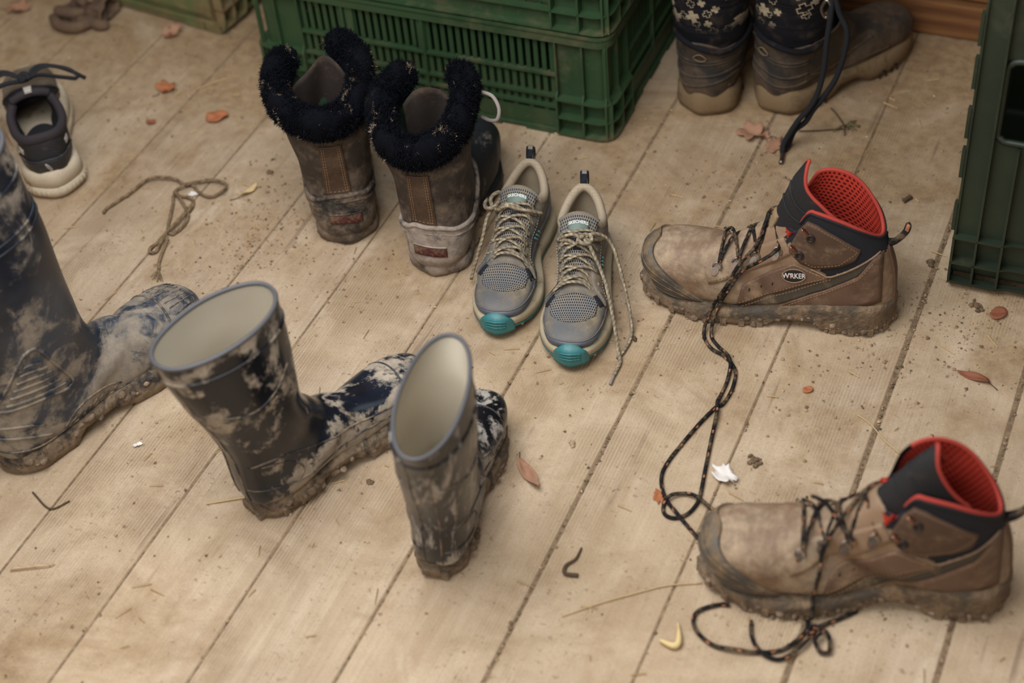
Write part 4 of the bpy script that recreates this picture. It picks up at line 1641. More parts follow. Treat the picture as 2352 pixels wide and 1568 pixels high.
def mat_knit(name, c, cd, sx=420, sy=230):
    t = NT(name)
    s = t.sep(t.coord())
    v = t.math('MULTIPLY', s[0], sy)
    u = t.math('ADD', t.math('MULTIPLY', s[1], sx), t.math('MULTIPLY', t.math('MODULO', t.math('FLOOR', v), 2.0), .5))
    du = t.math('ABSOLUTE', t.math('SUBTRACT', t.math('FRACT', u), .5))
    dv = t.math('ABSOLUTE', t.math('SUBTRACT', t.math('FRACT', v), .5))
    k = t.mapr(t.math('MAXIMUM', du, t.math('MULTIPLY', dv, .8)), .18, .34)
    n = t.noise(t.coord(), 30, 6, .6)
    base = t.mix(t.mapr(n, .4, .68), rgb(c), rgb('#94866f'))
    col = t.mix(k, rgb(cd), base)
    return t.fin(col, .9, t.bump(k, .7, .0012), .2)


M_knit = mat_knit('grey_knit_mesh', '#7e7c7a', '#2b2d33', 320, 250)


def trainer(label, loc, head, side, sc, seed, bow):
    t = thing('trail_trainer', label, 'shoe', loc, head, sc=sc)
    L = .272
    O = outline(L, side, wb=.168, wm=.162, wh=.118)

    def wc(x, inset=.002):
        a, b = out_at(O, x)
        return (a - b) / 2 - inset, (a + b) / 2
    w4, c4 = wc(.07)
    w5, c5 = wc(.13)
    w6, c6 = wc(.175)
    w7, c7 = wc(.21, .003)

    def edge(p):
        c, s = math.cos(p), math.sin(p)
        f = max(0, c - .55) / .45
        return (0.0, 0, -.022 * s * s - .022 * f)
    lf = Loft([
        (0, .098, .112, .004, .106, .0285, 0, 2.3, 2.0),
        (.14, .108, .104, -.003, .086, .0315, 0, 2.3, 2.1),
        (.28, .120, .097, -.002, .062, .034, 0, 2.3, 2.3),
        (.42, .136, .089, .004, .034, .035, 0, 2.3, 2.6),
        (.56, .155, .080, .06, .024, w4, c4, 2.3, 3.0),
        (.72, .178, .070, .12, .022, w5, c5, 2.3, 3.0),
        (.88, .200, .061, .17, .020, w6, c6, 2.4, 3.0),
        (1.0, .218, .055, .205, .020, w7, c7, 2.5, 3.0)],
        nr=84, ns=72, toe=(.050, .52, .5, .30, 18), edge=edge, edge_t=.26, wob=.0016, wobs=26, seed=seed)
    lf.obj('upper', M_grey, t)
    V, F, uv = lf.VF(lf.grid(-.0045), False, True)
    mk('lining', V, F, M_collar, t, True)
    # padded collar
    rim = lf.ring(0, -.0022)
    idx = [j for j in range(lf.m) if math.cos(lf.ph[j]) < .62]
    st = next(k for k in range(1, len(idx)) if idx[k] != idx[k - 1] + 1) if any(idx[k] != idx[k - 1] + 1 for k in range(1, len(idx))) else 0
    idx = idx[st:] + idx[:st]
    tube('collar', [rim[j] for j in idx], .0066, M_collar, t, n=90, seg=10, flat=1.25)
    m = MB()
    V = [(.045 + .036 * math.cos(a), .021 * math.sin(a), .034) for a in np.linspace(0, 2 * PI, 24, endpoint=False)]
    m.add(V + [(x, y, z - .004) for x, y, z in V], [tuple(range(24)), tuple(range(47, 23, -1))] + [(i, (i + 1) % 24, 24 + (i + 1) % 24, 24 + i) for i in range(24)])
    m.obj('insole', M_innerd, t)
    tp = lf.top()
    pl = {1: lf.side(1), -1: lf.side(-1)}
    # tongue

    def tong(p, off=0.0):
        a, h = p
        x = float(np.interp(h, [0, .4, .75, 1], [.165, .128, .103, .086]))
        z = float(np.interp(h, [0, .4, .75, 1], [.076, .097, .113, .124]))
        dx, dz = .45, .89
        w = .021 + .006 * h
        c = 1 - .30 * a * a
        return np.array([x + off * dx * 1 + .002 * a * a, w * a, z - .010 * a * a * (1 + .3 * h) + off * dz])
    NA, NHt = 15, 20
    V = [tong((-1 + 2 * i / (NA - 1), j / (NHt - 1))) for j in range(NHt) for i in range(NA)]
    F = [(j * NA + i, j * NA + i + 1, (j + 1) * NA + i + 1, (j + 1) * NA + i) for j in range(NHt - 1) for i in range(NA - 1)]
    tg = mk('tongue', V, F, M_knit, t, True)
    sm = tg.modifiers.new('thick', 'SOLIDIFY')
    sm.thickness = .006
    sm.offset = -1
    tube('tongue_edge', [tong((-1 + 2 * k / 14, 1), -.003) for k in range(15)], .0036, M_grey, tg, n=40, seg=8)
    lab = patch('tongue_label', [(-.55, .66), (.55, .66)], [(-.6, .87), (.6, .87)], tong, .0018, M_patch, tg, 10, 8, sink=-.0002)
    ltk = .012
    text_on(lab, 'SKECHERS', lambda p, off=0.0: tong(p, off + .0018), (0, .825), (.235, 0), (0, .075), M_white, off=.0006, bold=.03)
    m = MB()
    patch('lace_keeper', [(-.22, .36), (.22, .36)], [(-.22, .50), (.22, .50)], tong, .0045, M_cut, tg, 6, 6, sink=-.0002)
    # toe: knit panel, overlays
    cs = side
    kn = lambda p, off=0.0: tp(p, off)
    patch('toe_mesh', [(.192, -.034), (.190, -.017), (.188, 0), (.190, .017), (.192, .034)], [(.219, -.031), (.232, -.017), (.236, 0), (.232, .017), (.219, .031)], kn, .0008, M_knit, t, 20, 10)

    def pol(p, off=0.0):
        a, z = p
        return lf.hit((.195 + .3 * math.cos(a), .3 * math.sin(a), z), (-math.cos(a), -math.sin(a), 0), off)
    th = np.linspace(-1.9, 1.9, 41)
    lo = [(a, .020) for a in th]
    up = [(a, .030 + .015 * max(0, math.cos(a * .8)) ** .8) for a in th]
    patch('toe_overlay', lo, up, pol, .0016, M_greyblue, t, 41, 7)
    tube('toe_seam', [pol((a, u[1]), .0016) for a, u in zip(th, up)], .0009, M_grey, t, n=60, seg=5)
    for sg in (1, -1):
        pj = pl[sg]
        patch('eyestay', [(.188, .044), (.170, .050), (.145, .060), (.115, .074), (.096, .084)], [(.184, .060), (.168, .070), (.143, .080), (.118, .090), (.100, .096)], pj, .0022, M_grey, t, 20, 6)
        patch('side_overlay', [(.215, .024), (.17, .026), (.12, .03), (.07, .036), (.02, .04)], [(.205, .040), (.175, .046), (.13, .050), (.09, .060), (.03, .066)], pj, .0012, M_greyblue if sg == side else M_grey, t, 24, 6)
        patch('heel_overlay', [(.06, .030), (.03, .034), (.008, .036)], [(.045, .066), (.025, .078), (.010, .082)], pj, .0014, M_grey, t, 12, 6)
        for k in range(3):
            x = .10 + .008 * k
            patch('side_slash', [(x, .050), (x + .010, .062)], [(x - .003, .050), (x + .007, .062)], lambda p, off=0.0, pj=pj: pj(p, off + .0013), .0005, M_cyan, t, 6, 3)
        stitches('stitching', [[(.188, .047), (.17, .053), (.145, .063), (.115, .077), (.098, .087)]], lambda p, off=0.0, pj=pj: pj(p, off + .0022), M_midsole, t, r=.0004)['kind'] = 'stuff'
        # torn flex point beside the toe
        patch('torn_gap', [(.186, sg * .030), (.196, sg * .041)], [(.190, sg * .026), (.203, sg * .036)], kn, .0013, M_cut, t, 6, 4)
        patch('torn_flap', [(.178, sg * .031), (.190, sg * .043)], [(.184, sg * .030), (.196, sg * .041)], kn, .0040, M_grey, t, 6, 4)
    # sole

    def spring(x):
        return .014 * max(0, (x - .19) / .08) ** 2
    sole('midsole', O, [(lambda x: .006 + spring(x), .001), (lambda x: .009 + spring(x), .0062), (lambda x: .017 + spring(x) * .9 + .004 * max(0, 1 - x / .08), .0064), (lambda x: .024 + spring(x) * .7 + .008 * max(0, 1 - x / .08), .0046), (lambda x: .026 + spring(x) * .6 + .008 * max(0, 1 - x / .08), -.004)], M_midsole, t, wob=.0006, wobs=70, seed=seed)
    sole('outsole', O, [(lambda x: .0006 + spring(x), -.002), (lambda x: .0012 + spring(x), .0022), (lambda x: .0062 + spring(x), .0066), (lambda x: .0078 + spring(x), .003)], M_teal, t, lug=(2, .0, .9))
    On = np.array(O)
    for i in range(0, len(On), 3):
        x, y = On[i]
        if x < .03:
            continue
        m = MB()
        m.cbox(x - .0034, x + .0034, y * 1.005 - .004, y * 1.005 + .004, spring(x) + .0004, spring(x) + .0070, .001)
        m.obj('lug', M_teal if i % 2 else M_midsole, t)
    th = np.linspace(-.40, .40, 25)
    S = [(L - .052 + (.0545) * math.cos(a), .046 * math.sin(a)) for a in th]

    def bump(p, off=0.0):
        a, z = p
        q = lf.hit((.205 + .3 * math.cos(a), .3 * math.sin(a) + c7, max(z, .036)), (-math.cos(a), -math.sin(a), 0), off + .0018)
        d = np.array([math.cos(a), math.sin(a)])
        best = .04
        for u in np.linspace(.03, .08, 51):
            x, y = .205 + d[0] * u, c7 + d[1] * u
            if x > L - .0005:
                break
            yl, yr = out_at(O, x)
            if yr <= y <= yl:
                best = u
        e = np.array([.205 + d[0] * (best + .0070 + off), c7 + d[1] * (best + .0070 + off), z])
        f = min(1, max(0, (z - .035) / .009))
        f = f * f * (3 - 2 * f)
        return e * (1 - f) + np.array([q[0], q[1], z]) * f
    lo = [(a, .012) for a in th]
    up = [(a, .014 + .030 * max(0, math.cos(a * 3.85)) ** .38) for a in th]
    tb = patch('toe_bumper', lo, up, bump, .0016, M_teal, t, 25, 8)
    for f in (.42, .58, .74):
        tube('bumper_groove', [bump((a, .012 + (u[1] - .012) * f), .0018) for a, u in zip(th[6:-6], up[6:-6])], .0013, M_teal, tb, n=24, seg=5)
    if bow == 'R':
        text_on(t, 'RUN TRAIL', lambda p, off=0.0: pol(p, off + .0016), (.62, .035), (.105, .0006), (-.0, .0058), M_cyan, off=.0006, bold=.02)
    # heel loop
    base = lf.back()((0, .098), .001)
    tube('heel_loop', [base + np.array((.002, 0, 0)), base + np.array((-.007, 0, .014)), base + np.array((-.006, 0, .026)), base + np.array((.000, 0, .028)), base + np.array((.006, 0, .016)), base + np.array((.008, 0, .004))], .006, M_loop, t, n=36, seg=6, flat=.25, up=(0, 1, 0) if False else None)
    # laces

    def eye(sg, k):
        x = (.180, .166, .151, .136, .120, .105)[k]
        z = (.056, .063, .070, .077, .083, .088)[k]
        return pl[sg]((x, z), .0042)

    def over(a, b, lift=.0025):
        pts = []
        for f in np.linspace(0, 1, 7):
            p = a * (1 - f) + b * f
            h = np.interp(p[0], [.086, .103, .128, .165, .20], [.124, .113, .097, .076, .066])
            zz = h - .010 * (p[1] / .022) ** 2 + .0045 + lift
            pts.append(np.array([p[0], p[1], max(p[2], zz if abs(p[1]) < .022 else p[2])]))
        pts[0] = a + np.array((0, 0, -.002))
        pts[-1] = b + np.array((0, 0, -.002))
        return pts
    tube('lace', over(eye(1, 0), eye(-1, 0)), .0026, M_lacegrey, t, flat=.7)
    for k in range(5):
        tube('lace', over(eye(1, k), eye(-1, k + 1), .001), .0026, M_lacegrey, t, flat=.7)
        tube('lace', over(eye(-1, k), eye(1, k + 1), .004), .0026, M_lacegrey, t, flat=.7)
    e5, f5 = eye(1, 5), eye(-1, 5)
    tz = lambda a, h, o: tong((a, h), o)
    if bow == 'L':
        # loop bunched up on the shoe's right-hand side
        tube('lace', [e5, tz(.7, .58, .008), tz(.1, .60, .010), tz(-.4, .62, .012), tz(-.9, .60, .012), f5 + np.array((0, -.004, .006))], .0027, M_lacegrey, t)
        tube('lace', [f5, tz(-.8, .62, .010), tz(-.3, .58, .012), tz(.2, .54, .012), tz(.9, .62, .011), e5 + np.array((0, .006, .004))], .0027, M_lacegrey, t)
        c = np.array(f5) + np.array((0, -.006, .006))
        tube('lace_knot', [c, c + np.array((-.010, -.004, .010)), c + np.array((-.022, .004, .012)), c + np.array((-.024, .012, .008)), c + np.array((-.010, .008, .006)), c + np.array((.004, .004, .006)), c + np.array((.008, -.006, .006)), c + np.array((-.004, -.012, .004)), c + np.array((-.014, -.010, .004))], .0030, M_lacegrey, t)
        tube('lace_end', [c, c + np.array((.016, -.006, -.008)), c + np.array((.034, -.008, -.022)), c + np.array((.05, -.016, -.05)), c + np.array((.062, -.026, -.085))], .0026, M_lacegrey, t)
    else:
        k0 = tz(.35, .50, .014)
        tube('lace', [f5, tz(-.7, .60, .009), tz(-.2, .56, .012), k0, tz(.8, .55, .012), e5 + np.array((0, .004, .004))], .0027, M_lacegrey, t)
        tube('lace', [e5, tz(.7, .62, .010), tz(.4, .58, .012), tz(.1, .48, .013), tz(.0, .40, .010), tz(-.5, .5, .008), f5], .0027, M_lacegrey, t)
        tube('lace_knot', [k0, k0 + np.array((.006, -.006, .003)), k0 + np.array((.014, .002, .002)), k0 + np.array((.010, .012, .002)), k0 + np.array((.0, .012, .004)), k0 + np.array((-.004, .004, .004)), k0 + np.array((.006, -.002, .006))], .0031, M_lacegrey, t)
        e = np.array(k0)
        tube('lace_end', [e, e + np.array((-.008, .018, .002)), np.array((.115, .046, .094)), np.array((.145, .062, .060)), np.array((.175, .074, .022)), np.array((.205, .078, .004)), np.array((.235, .070, .003)), np.array((.250, .062, .003))], .0026, M_lacegrey, t)
        tube('lace_end', [e, e + np.array((.012, .010, -.002)), np.array((.160, .036, .080)), np.array((.185, .046, .066)), np.array((.215, .056, .036)), np.array((.238, .062, .012)), np.array((.258, .066, .003)), np.array((.282, .060, .0026))], .0026, M_lacegrey, t)
        tube('lace_tip', [np.array((.282, .060, .0026)), np.array((.300, .056, .0024))], .0020, M_cordgrey, t, n=6)
    return t


trainer('grey trail trainer with teal toe bumper pressed against the fur boot', (-.783, 1.603, .001), R(-78.5), 1, .93, 2, 'L')
trainer('grey trail trainer with teal toe bumper and laces trailing on the floor', (-.692, 1.575, .001), R(-73.5), -1, .935, 8, 'R')


# ------------------------------------------------------------------ black running shoe at the left edge
M_runblk = dirty('dusty_black_knit', '#1d1b1c', '#7d6a54', 24, .50, .74, .8, .95, bump=.5, bscale=420, weave=1900)
M_runcol = dirty('plum_black_padded_collar', '#2b2326', '#5a4a42', 26, .55, .8, .85, .95, bump=.35, bscale=700)
M_runheel = dirty('scuffed_black_heel_cup', '#26272a', '#74695b', 24, .46, .66, .5, .9, bump=.3, bscale=300)
M_foam = dirty('dusty_white_foam_sole', '#c4b49a', '#8d7454', 20, .48, .70, .75, .95, zg=(-.01, .02, .05), bump=.4, bscale=300)
M_runtoe = mat_knit('dusty_brown_toe_knit', '#6a5a48', '#241f1c', 260, 170)
M_blklace = plain('black_flat_lace', '#17171b', .85, bump=.4, bscale=500, var=.3)
M_whiteprint = dirty('worn_white_print', '#b8aea2', '#6a5b4b', 40, .5, .7, .6, .9)


def runner():
    t = thing('running_shoe', 'black running shoe with thick pale foam sole, heel toward the viewer', 'shoe', (-1.476, 1.421, .001), R(134), sc=1.05)
    L = .285
    O = outline(L, -1, wb=.163, wm=.158, wh=.125)

    def wc(x, inset=.003):
        a, b = out_at(O, x)
        return (a - b) / 2 - inset, (a + b) / 2
    w4, c4 = wc(.08)
    w5, c5 = wc(.14)
    w6, c6 = wc(.185)
    w7, c7 = wc(.22)

    def edge(p):
        c, s = math.cos(p), math.sin(p)
        f = max(0, c - .62) / .38
        return (0, 0, -.010 * s * s - .020 * f)
    lf = Loft([
        (0, .122, .108, .006, .098, .038, 0, 2.4, 2.5),
        (.14, .130, .100, .002, .083, .036, 0, 2.4, 2.5),
        (.28, .142, .092, .000, .064, .0365, 0, 2.4, 2.6),
        (.42, .154, .086, .006, .040, .036, 0, 2.4, 2.8),
        (.56, .170, .079, .07, .034, w4, c4, 2.4, 3.0),
        (.72, .190, .070, .13, .032, w5, c5, 2.4, 3.0),
        (.88, .212, .063, .185, .030, w6, c6, 2.5, 3.0),
        (1.0, .230, .058, .22, .030, w7, c7, 2.5, 3.0)],
        nr=80, ns=72, toe=(.050, .52, .5, .35, 16), edge=edge, edge_t=.26, wob=.0018, wobs=26, seed=4)
    split_obj(lf, lambda c: c[0] > .165, 'toe_upper', M_runtoe, 'upper', M_runblk, t)
    V, F, uv = lf.VF(lf.grid(-.006), False, True)
    mk('lining', V, F, M_blklace, t, True)
    rim = lf.ring(0, -.004)
    idx = [j for j in range(lf.m) if math.cos(lf.ph[j]) < .70]
    st = next(k for k in range(1, len(idx)) if idx[k] != idx[k - 1] + 1) if any(idx[k] != idx[k - 1] + 1 for k in range(1, len(idx))) else 0
    idx = idx[st:] + idx[:st]
    tube('collar', [rim[j] for j in idx], .0064, M_runcol, t, n=90, seg=10, flat=1.2)
    bk = lf.back()
    pl = {1: lf.side(1), -1: lf.side(-1)}

    def hp(p, off=0.0):
        a, z = p
        return lf.hit((.055 - .3 * math.cos(a), .3 * math.sin(a), z), (math.cos(a), -math.sin(a), 0), off)
    th = np.linspace(-1.15, 1.15, 31)
    patch('heel_cup', [(a, .036) for a in th], [(a, .066 - .004 * abs(a)) for a in th], hp, .0022, M_runheel, t, 31, 8)
    tube('heel_cup_seam', [hp((a, .067 - .004 * abs(a)), .002) for a in th], .0014, M_runheel, t, n=50, seg=6)
    # small looped mark on the heel
    mark = [(.05, .050), (.02, .047), (.0, .050), (.03, .056), (.08, .060), (.11, .0615), (.085, .056), (.05, .052)]
    tube('heel_mark', [hp(p, .0024) for p in mark], .0009, M_whiteprint, t, n=40, seg=5)
    for sg in (-1, 1):
        patch('reflective_tab', [(sg * .95, .072), (sg * .72, .071)], [(sg * .95, .080), (sg * .68, .079)], hp, .0014, M_whiteprint, t, 8, 5)
        patch('side_stripe', [(.10, .042), (.13, .055), (.15, .066)], [(.085, .042), (.115, .058), (.138, .073)], pl[sg], .0012, M_whiteprint, t, 12, 5)
        patch('eyestay', [(.195, .048), (.17, .056), (.145, .066), (.125, .076)], [(.193, .060), (.168, .072), (.147, .082), (.130, .092)], pl[sg], .0022, M_runblk, t, 18, 6)
    # tongue with loop label
    V = []
    n, m = 13, 14
    for j in range(m):
        for i in range(n):
            a = -1 + 2 * i / (n - 1)
            h = j / (m - 1)
            V.append((.175 - .072 * h + .002 * a * a, (.022 + .004 * h) * a, .079 + .040 * h - .008 * a * a))
    F = [(j * n + i, j * n + i + 1, (j + 1) * n + i + 1, (j + 1) * n + i) for j in range(m - 1) for i in range(n - 1)]
    tg = mk('tongue', V, F, M_runblk, t, True)
    sm = tg.modifiers.new('thick', 'SOLIDIFY')
    sm.thickness = .008
    tube('tongue_roll', [(.100 + .002 * a * a, .026 * a, .115 - .008 * a * a) for a in np.linspace(-1, 1, 12)], .006, M_runcol, tg, n=30, seg=9)
    patch('tongue_label', [(-.006, 0), (.006, 0)], [(-.005, 1), (.005, 1)], lambda p, off=0.0: np.array((.112 - .020 * p[1], p[0], .1175 + .004 * p[1] + off)), .002, M_whiteprint, tg, 5, 5)
    # sole: two stacked ridged foam layers

    def spring(x):
        return .012 * max(0, (x - .2) / .085) ** 2
    sole('midsole', O, [(lambda x: .019 + spring(x), .002), (lambda x: .021 + spring(x), .0048), (lambda x: .030 + spring(x) + .006 * max(0, 1 - x / .09), .0042), (lambda x: .040 + .6 * spring(x) + .006 * max(0, 1 - x / .09), .001), (lambda x: .041 + .6 * spring(x) + .006 * max(0, 1 - x / .09), -.006)], M_foam, t)
    sole('outsole', O, [(lambda x: .0008 + spring(x), -.001), (lambda x: .003 + spring(x), .004), (lambda x: .010 + spring(x), .0068), (lambda x: .018 + spring(x), .0058), (lambda x: .0205 + spring(x), .002)], M_foam, t)
    On = np.array(O)
    N = len(On)
    for i in range(N):
        x, y = On[i]
        tx, ty = On[(i + 1) % N] - On[i - 1]
        l = math.hypot(tx, ty)
        nx, ny = ty / l, -tx / l
        if nx * (x - .14) + ny * y < 0:
            nx, ny = -nx, -ny
        if x > .13:
            continue
        tube('sole_rib', [(x + nx * .0052, y + ny * .0052, .006), (x + nx * .0070, y + ny * .0070, .010), (x + nx * .0066, y + ny * .0066, .015)], .0012, M_foam, t, n=5, seg=5)
    m = MB()
    V = [(.062 + .050 * math.cos(a), .027 * math.sin(a), .0535) for a in np.linspace(0, 2 * PI, 28, endpoint=False)]
    m.add(V + [(x, y, z - .005) for x, y, z in V], [tuple(range(28)), tuple(range(55, 27, -1))] + [(i, (i + 1) % 28, 28 + (i + 1) % 28, 28 + i) for i in range(28)])
    m.obj('insole', M_blklace, t)
    # laces and loose bow

    def eye(sg, k):
        return pl[sg](((.190, .055), (.172, .064), (.154, .074), (.138, .083))[k], .004)
    for k in range(3):
        for sg in (1, -1):
            a, b = eye(sg, k), eye(-sg, k + 1)
            mdl = (a + b) / 2 + np.array((0, 0, .011 + .003 * sg))
            tube('lace', [a, (a + mdl) / 2 + np.array((0, 0, .004)), mdl, (b + mdl) / 2 + np.array((0, 0, .004)), b], .0024, M_blklace, t, flat=.6)
    c = np.array((.140, 0, .112))
    tube('lace_bow', [c, c + np.array((.004, -.030, .012)), c + np.array((-.006, -.062, .004)), c + np.array((-.020, -.072, -.006)), c + np.array((-.016, -.050, .0)), c + np.array((-.004, -.020, .006)), c], .0036, M_blklace, t, flat=.6)
    tube('lace_bow', [c, c + np.array((.010, .024, .012)), c + np.array((.006, .050, .006)), c + np.array((-.006, .056, .0)), c + np.array((-.006, .030, .006)), c], .0036, M_blklace, t, flat=.6)
    tube('lace_knot', [c + np.array((-.004, -.005, .002)), c + np.array((.004, -.003, .007)), c + np.array((.005, .004, .006)), c + np.array((-.004, .005, .003)), c + np.array((-.004, -.002, .007))], .0042, M_blklace, t, n=24)
    tube('lace_end', [c, c + np.array((.014, .022, .012)), c + np.array((.020, .046, .012)), c + np.array((.018, .064, .008))], .0030, M_blklace, t)
    tube('lace_tip', [c + np.array((.018, .064, .008)), c + np.array((.014, .090, .004))], .0016, M_cordgrey, t, n=6)
    tube('lace_end', [c, c + np.array((.012, -.020, .010)), c + np.array((.008, -.044, .006)), c + np.array((-.002, -.064, -.002)), c + np.array((-.010, -.082, -.016))], .0030, M_blklace, t)


runner()


# ------------------------------------------------------------------ person standing at the back wall
def mat_leggings():
    t = NT('black_leggings_with_crosses')
    co = t.coord()
    s = t.sep(co)
    # printed pattern: crosses, some outlined and some filled, scattered on a slanted grid
    ang = .35

    def layer(sc, ox, oy, seed):
        a = t.math('ADD', t.math('MULTIPLY', s[0], sc * math.cos(ang)), t.math('MULTIPLY', s[2], sc * math.sin(ang)))
        b = t.math('SUBTRACT', t.math('MULTIPLY', s[2], sc * math.cos(ang)), t.math('MULTIPLY', s[0], sc * math.sin(ang)))
        a = t.math('ADD', a, ox)
        b = t.math('ADD', b, oy)
        ca, cb_ = t.math('FLOOR', a), t.math('FLOOR', b)
        cmb = t.n('CombineXYZ')
        t.l(ca, cmb.inputs[0])
        t.l(cb_, cmb.inputs[1])
        cmb.inputs[2].default_value = seed
        wn = t.n('TexWhiteNoise', noise_dimensions='3D')
        t.l(cmb.outputs[0], wn.inputs['Vector'])
        r = t.sep(wn.outputs['Color'])
        x = t.math('ABSOLUTE', t.math('ADD', t.math('SUBTRACT', t.math('FRACT', a), .5), t.math('MULTIPLY', t.math('SUBTRACT', r[0], .5), .3)))
        y = t.math('ABSOLUTE', t.math('ADD', t.math('SUBTRACT', t.math('FRACT', b), .5), t.math('MULTIPLY', t.math('SUBTRACT', r[1], .5), .3)))
        d = t.math('MAXIMUM', t.math('SUBTRACT', t.math('MAXIMUM', x, y), .33), t.math('SUBTRACT', t.math('MINIMUM', x, y), .13))
        fill = t.math('LESS_THAN', d, 0.0)
        line = t.math('LESS_THAN', t.math('ABSOLUTE', d), .03)
        k = t.math('GREATER_THAN', r[2], .62)
        m = t.math('ADD', t.math('MULTIPLY', fill, k), t.math('MULTIPLY', line, t.math('SUBTRACT', 1.0, k)), clamp=True)
        on = t.math('GREATER_THAN', t.math('FRACT', t.math('MULTIPLY', r[2], 7.3)), .5)
        return t.math('MULTIPLY', m, on)
    m = t.math('ADD', layer(34, .2, .1, 1.0), layer(56, .37, .61, 5.0), clamp=True)
    m = t.math('MULTIPLY', m, t.mapr(s[2], .145, .175))
    n = t.noise(co, 30, 6, .6)
    base = t.mix(t.mapr(n, .5, .75, 0, .7), rgb('#141317'), rgb('#4a3e33'))
    col = t.mix(t.math('MULTIPLY', m, t.mapr(n, .3, .6, .55, .95)), base, rgb('#a8987c'))
    fold = t.noise(t.mapping(co, (6, 6, 34), rot=(.3, .5, 0)), 1.0, 3, .5, 1.0)
    return t.fin(col, .85, t.bump(fold, .6, .012), .2)


M_legg = mat_leggings()
M_jacket = dirty('dark_grey_jacket', '#2e3238', '#4a463f', 8, .5, .8, .8, .9, bump=.3)
M_skin = plain('skin', '#c59a80', .55, bump=.1)
M_hair = plain('brown_hair', '#3a281c', .7, bump=.6, bscale=120, var=.4)
M_pshoe = dirty('muddy_brown_grey_boot', '#26221e', '#65513c', 16, .40, .64, .7, .95, zg=(.0, .10, .12), bump=.4, bscale=260, base2='#3a342d')
M_psole = dirty('tan_muddy_boot_sole', '#7d6648', '#55462f', 22, .5, .7, .85, .95, bump=.4, bscale=240)


def skinned(name, chains, mat, parent, sub=2):
    """continuous surface grown along joined bones; chains: lists of (x, y, z, rx, ry); shared joints share a vertex"""
    V, Rr, E = [], [], []
    key = {}
    for ch in chains:
        prev = None
        for (x, y, z, rx, ry) in ch:
            k = (round(x, 4), round(y, 4), round(z, 4))
            if k not in key:
                key[k] = len(V)
                V.append((x, y, z))
                Rr.append((rx, ry))
            if prev is not None:
                E.append((prev, key[k]))
            prev = key[k]
    me = bpy.data.meshes.new(name)
    me.from_pydata(V, E, [])
    o = link(bpy.data.objects.new(name, me), parent)
    o.modifiers.new('skin', 'SKIN').use_smooth_shade = True
    for i, sv in enumerate(me.skin_vertices[0].data if me.skin_vertices else []):
        pass
    if not me.skin_vertices:
        bm = bmesh.new()
        bm.from_mesh(me)
        bm.verts.layers.skin.verify()
        bm.to_mesh(me)
        bm.free()
    for i, sv in enumerate(me.skin_vertices[0].data):
        sv.radius = Rr[i]
        sv.use_root = i == 0
    s = o.modifiers.new('sub', 'SUBSURF')
    s.levels = sub
    s.render_levels = sub
    bpy.context.view_layer.update()
    dg = bpy.context.evaluated_depsgraph_get()
    m2 = bpy.data.meshes.new_from_object(o.evaluated_get(dg))
    m2.name = name
    o.modifiers.clear()
    o.data = m2
    m2.materials.clear()
    m2.materials.append(mat)
    m2.polygons.foreach_set('use_smooth', [True] * len(m2.polygons))
    return o


PX, PY = -.565, 1.97
person = thing('person', 'person in black leggings printed with crosses, wearing muddy brown boots', 'person', (PX, PY, .001))
fL = (-.637 - PX, 1.895 - PY, R(90))
fR = (-.553 - PX, 1.938 - PY, R(57))


def ankle(f, d=.052):
    return f[0] + d * math.cos(f[2]), f[1] + d * math.sin(f[2])


aL, aR = ankle(fL), ankle(fR)
# legs, hips, trunk, arms (hands in the jacket pockets), neck and head in one surface
pel = (.02, .03, .86, .15, .11)
kL, kR = (aL[0] - .005, aL[1] + .015, .46), (aR[0] + .01, aR[1] + .015, .46)
legs = []
for a, k, hx in ((aL, kL, -.075), (aR, kR, .085)):
    legs.append([pel, (.02 + hx, .03, .79, .092, .092), ((.02 + hx + k[0]) / 2, (.03 + k[1]) / 2, .63, .078, .078), (*k, .060, .060), (k[0] * .6 + a[0] * .4, k[1] * .6 + a[1] * .4 - .018, .34, .064, .064), (k[0] * .25 + a[0] * .75, k[1] * .25 + a[1] * .75 - .008, .20, .058, .060), (a[0], a[1] - .004, .13, .056, .062), (a[0], a[1] + .002, .095, .044, .050)])
body = skinned('body', legs + [[pel, (.02, .035, 1.02, .135, .095), (.02, .04, 1.2, .15, .10), (.02, .04, 1.32, .12, .085), (.02, .04, 1.40, .052, .055), (.02, .045, 1.47, .05, .055)]], M_legg, person)
bm = bmesh.new()
jk = [[(.02, .035, .93, .155, .115), (.02, .035, 1.06, .148, .108), (.02, .04, 1.2, .162, .112), (.02, .04, 1.33, .13, .095), (.02, .042, 1.405, .062, .064)]]
for sg in (-1, 1):
    jk.append([(.02, .04, 1.33, .13, .095), (.02 + sg * .185, .04, 1.31, .062, .062), (.02 + sg * .235, .02, 1.16, .052, .052), (.02 + sg * .245, .03, 1.03, .046, .046), (.02 + sg * .19, .105, .96, .042, .040), (.02 + sg * .13, .125, .94, .040, .034)])
skinned('jacket', jk, M_jacket, person)
hd = skinned('head', [[(.02, .045, 1.42, .05, .055), (.02, .05, 1.50, .060, .068), (.02, .055, 1.58, .076, .092), (.02, .05, 1.65, .066, .082)]], M_skin, person)
skinned('hair', [[(.02, -.005, 1.44, .050, .030), (.02, .0, 1.52, .070, .050), (.02, .022, 1.61, .086, .086), (.02, .042, 1.68, .070, .078)]], M_hair, person)
m = MB()
for sg in (-1, 1):
    tube('ear', [(.02 + sg * .074, .05, 1.545), (.02 + sg * .084, .042, 1.565), (.02 + sg * .080, .045, 1.585)], .010, M_skin, hd, n=10, seg=7)
tube('nose', [(.02, .135, 1.575), (.02, .152, 1.552), (.02, .140, 1.545)], .010, M_skin, hd, n=10, seg=7)
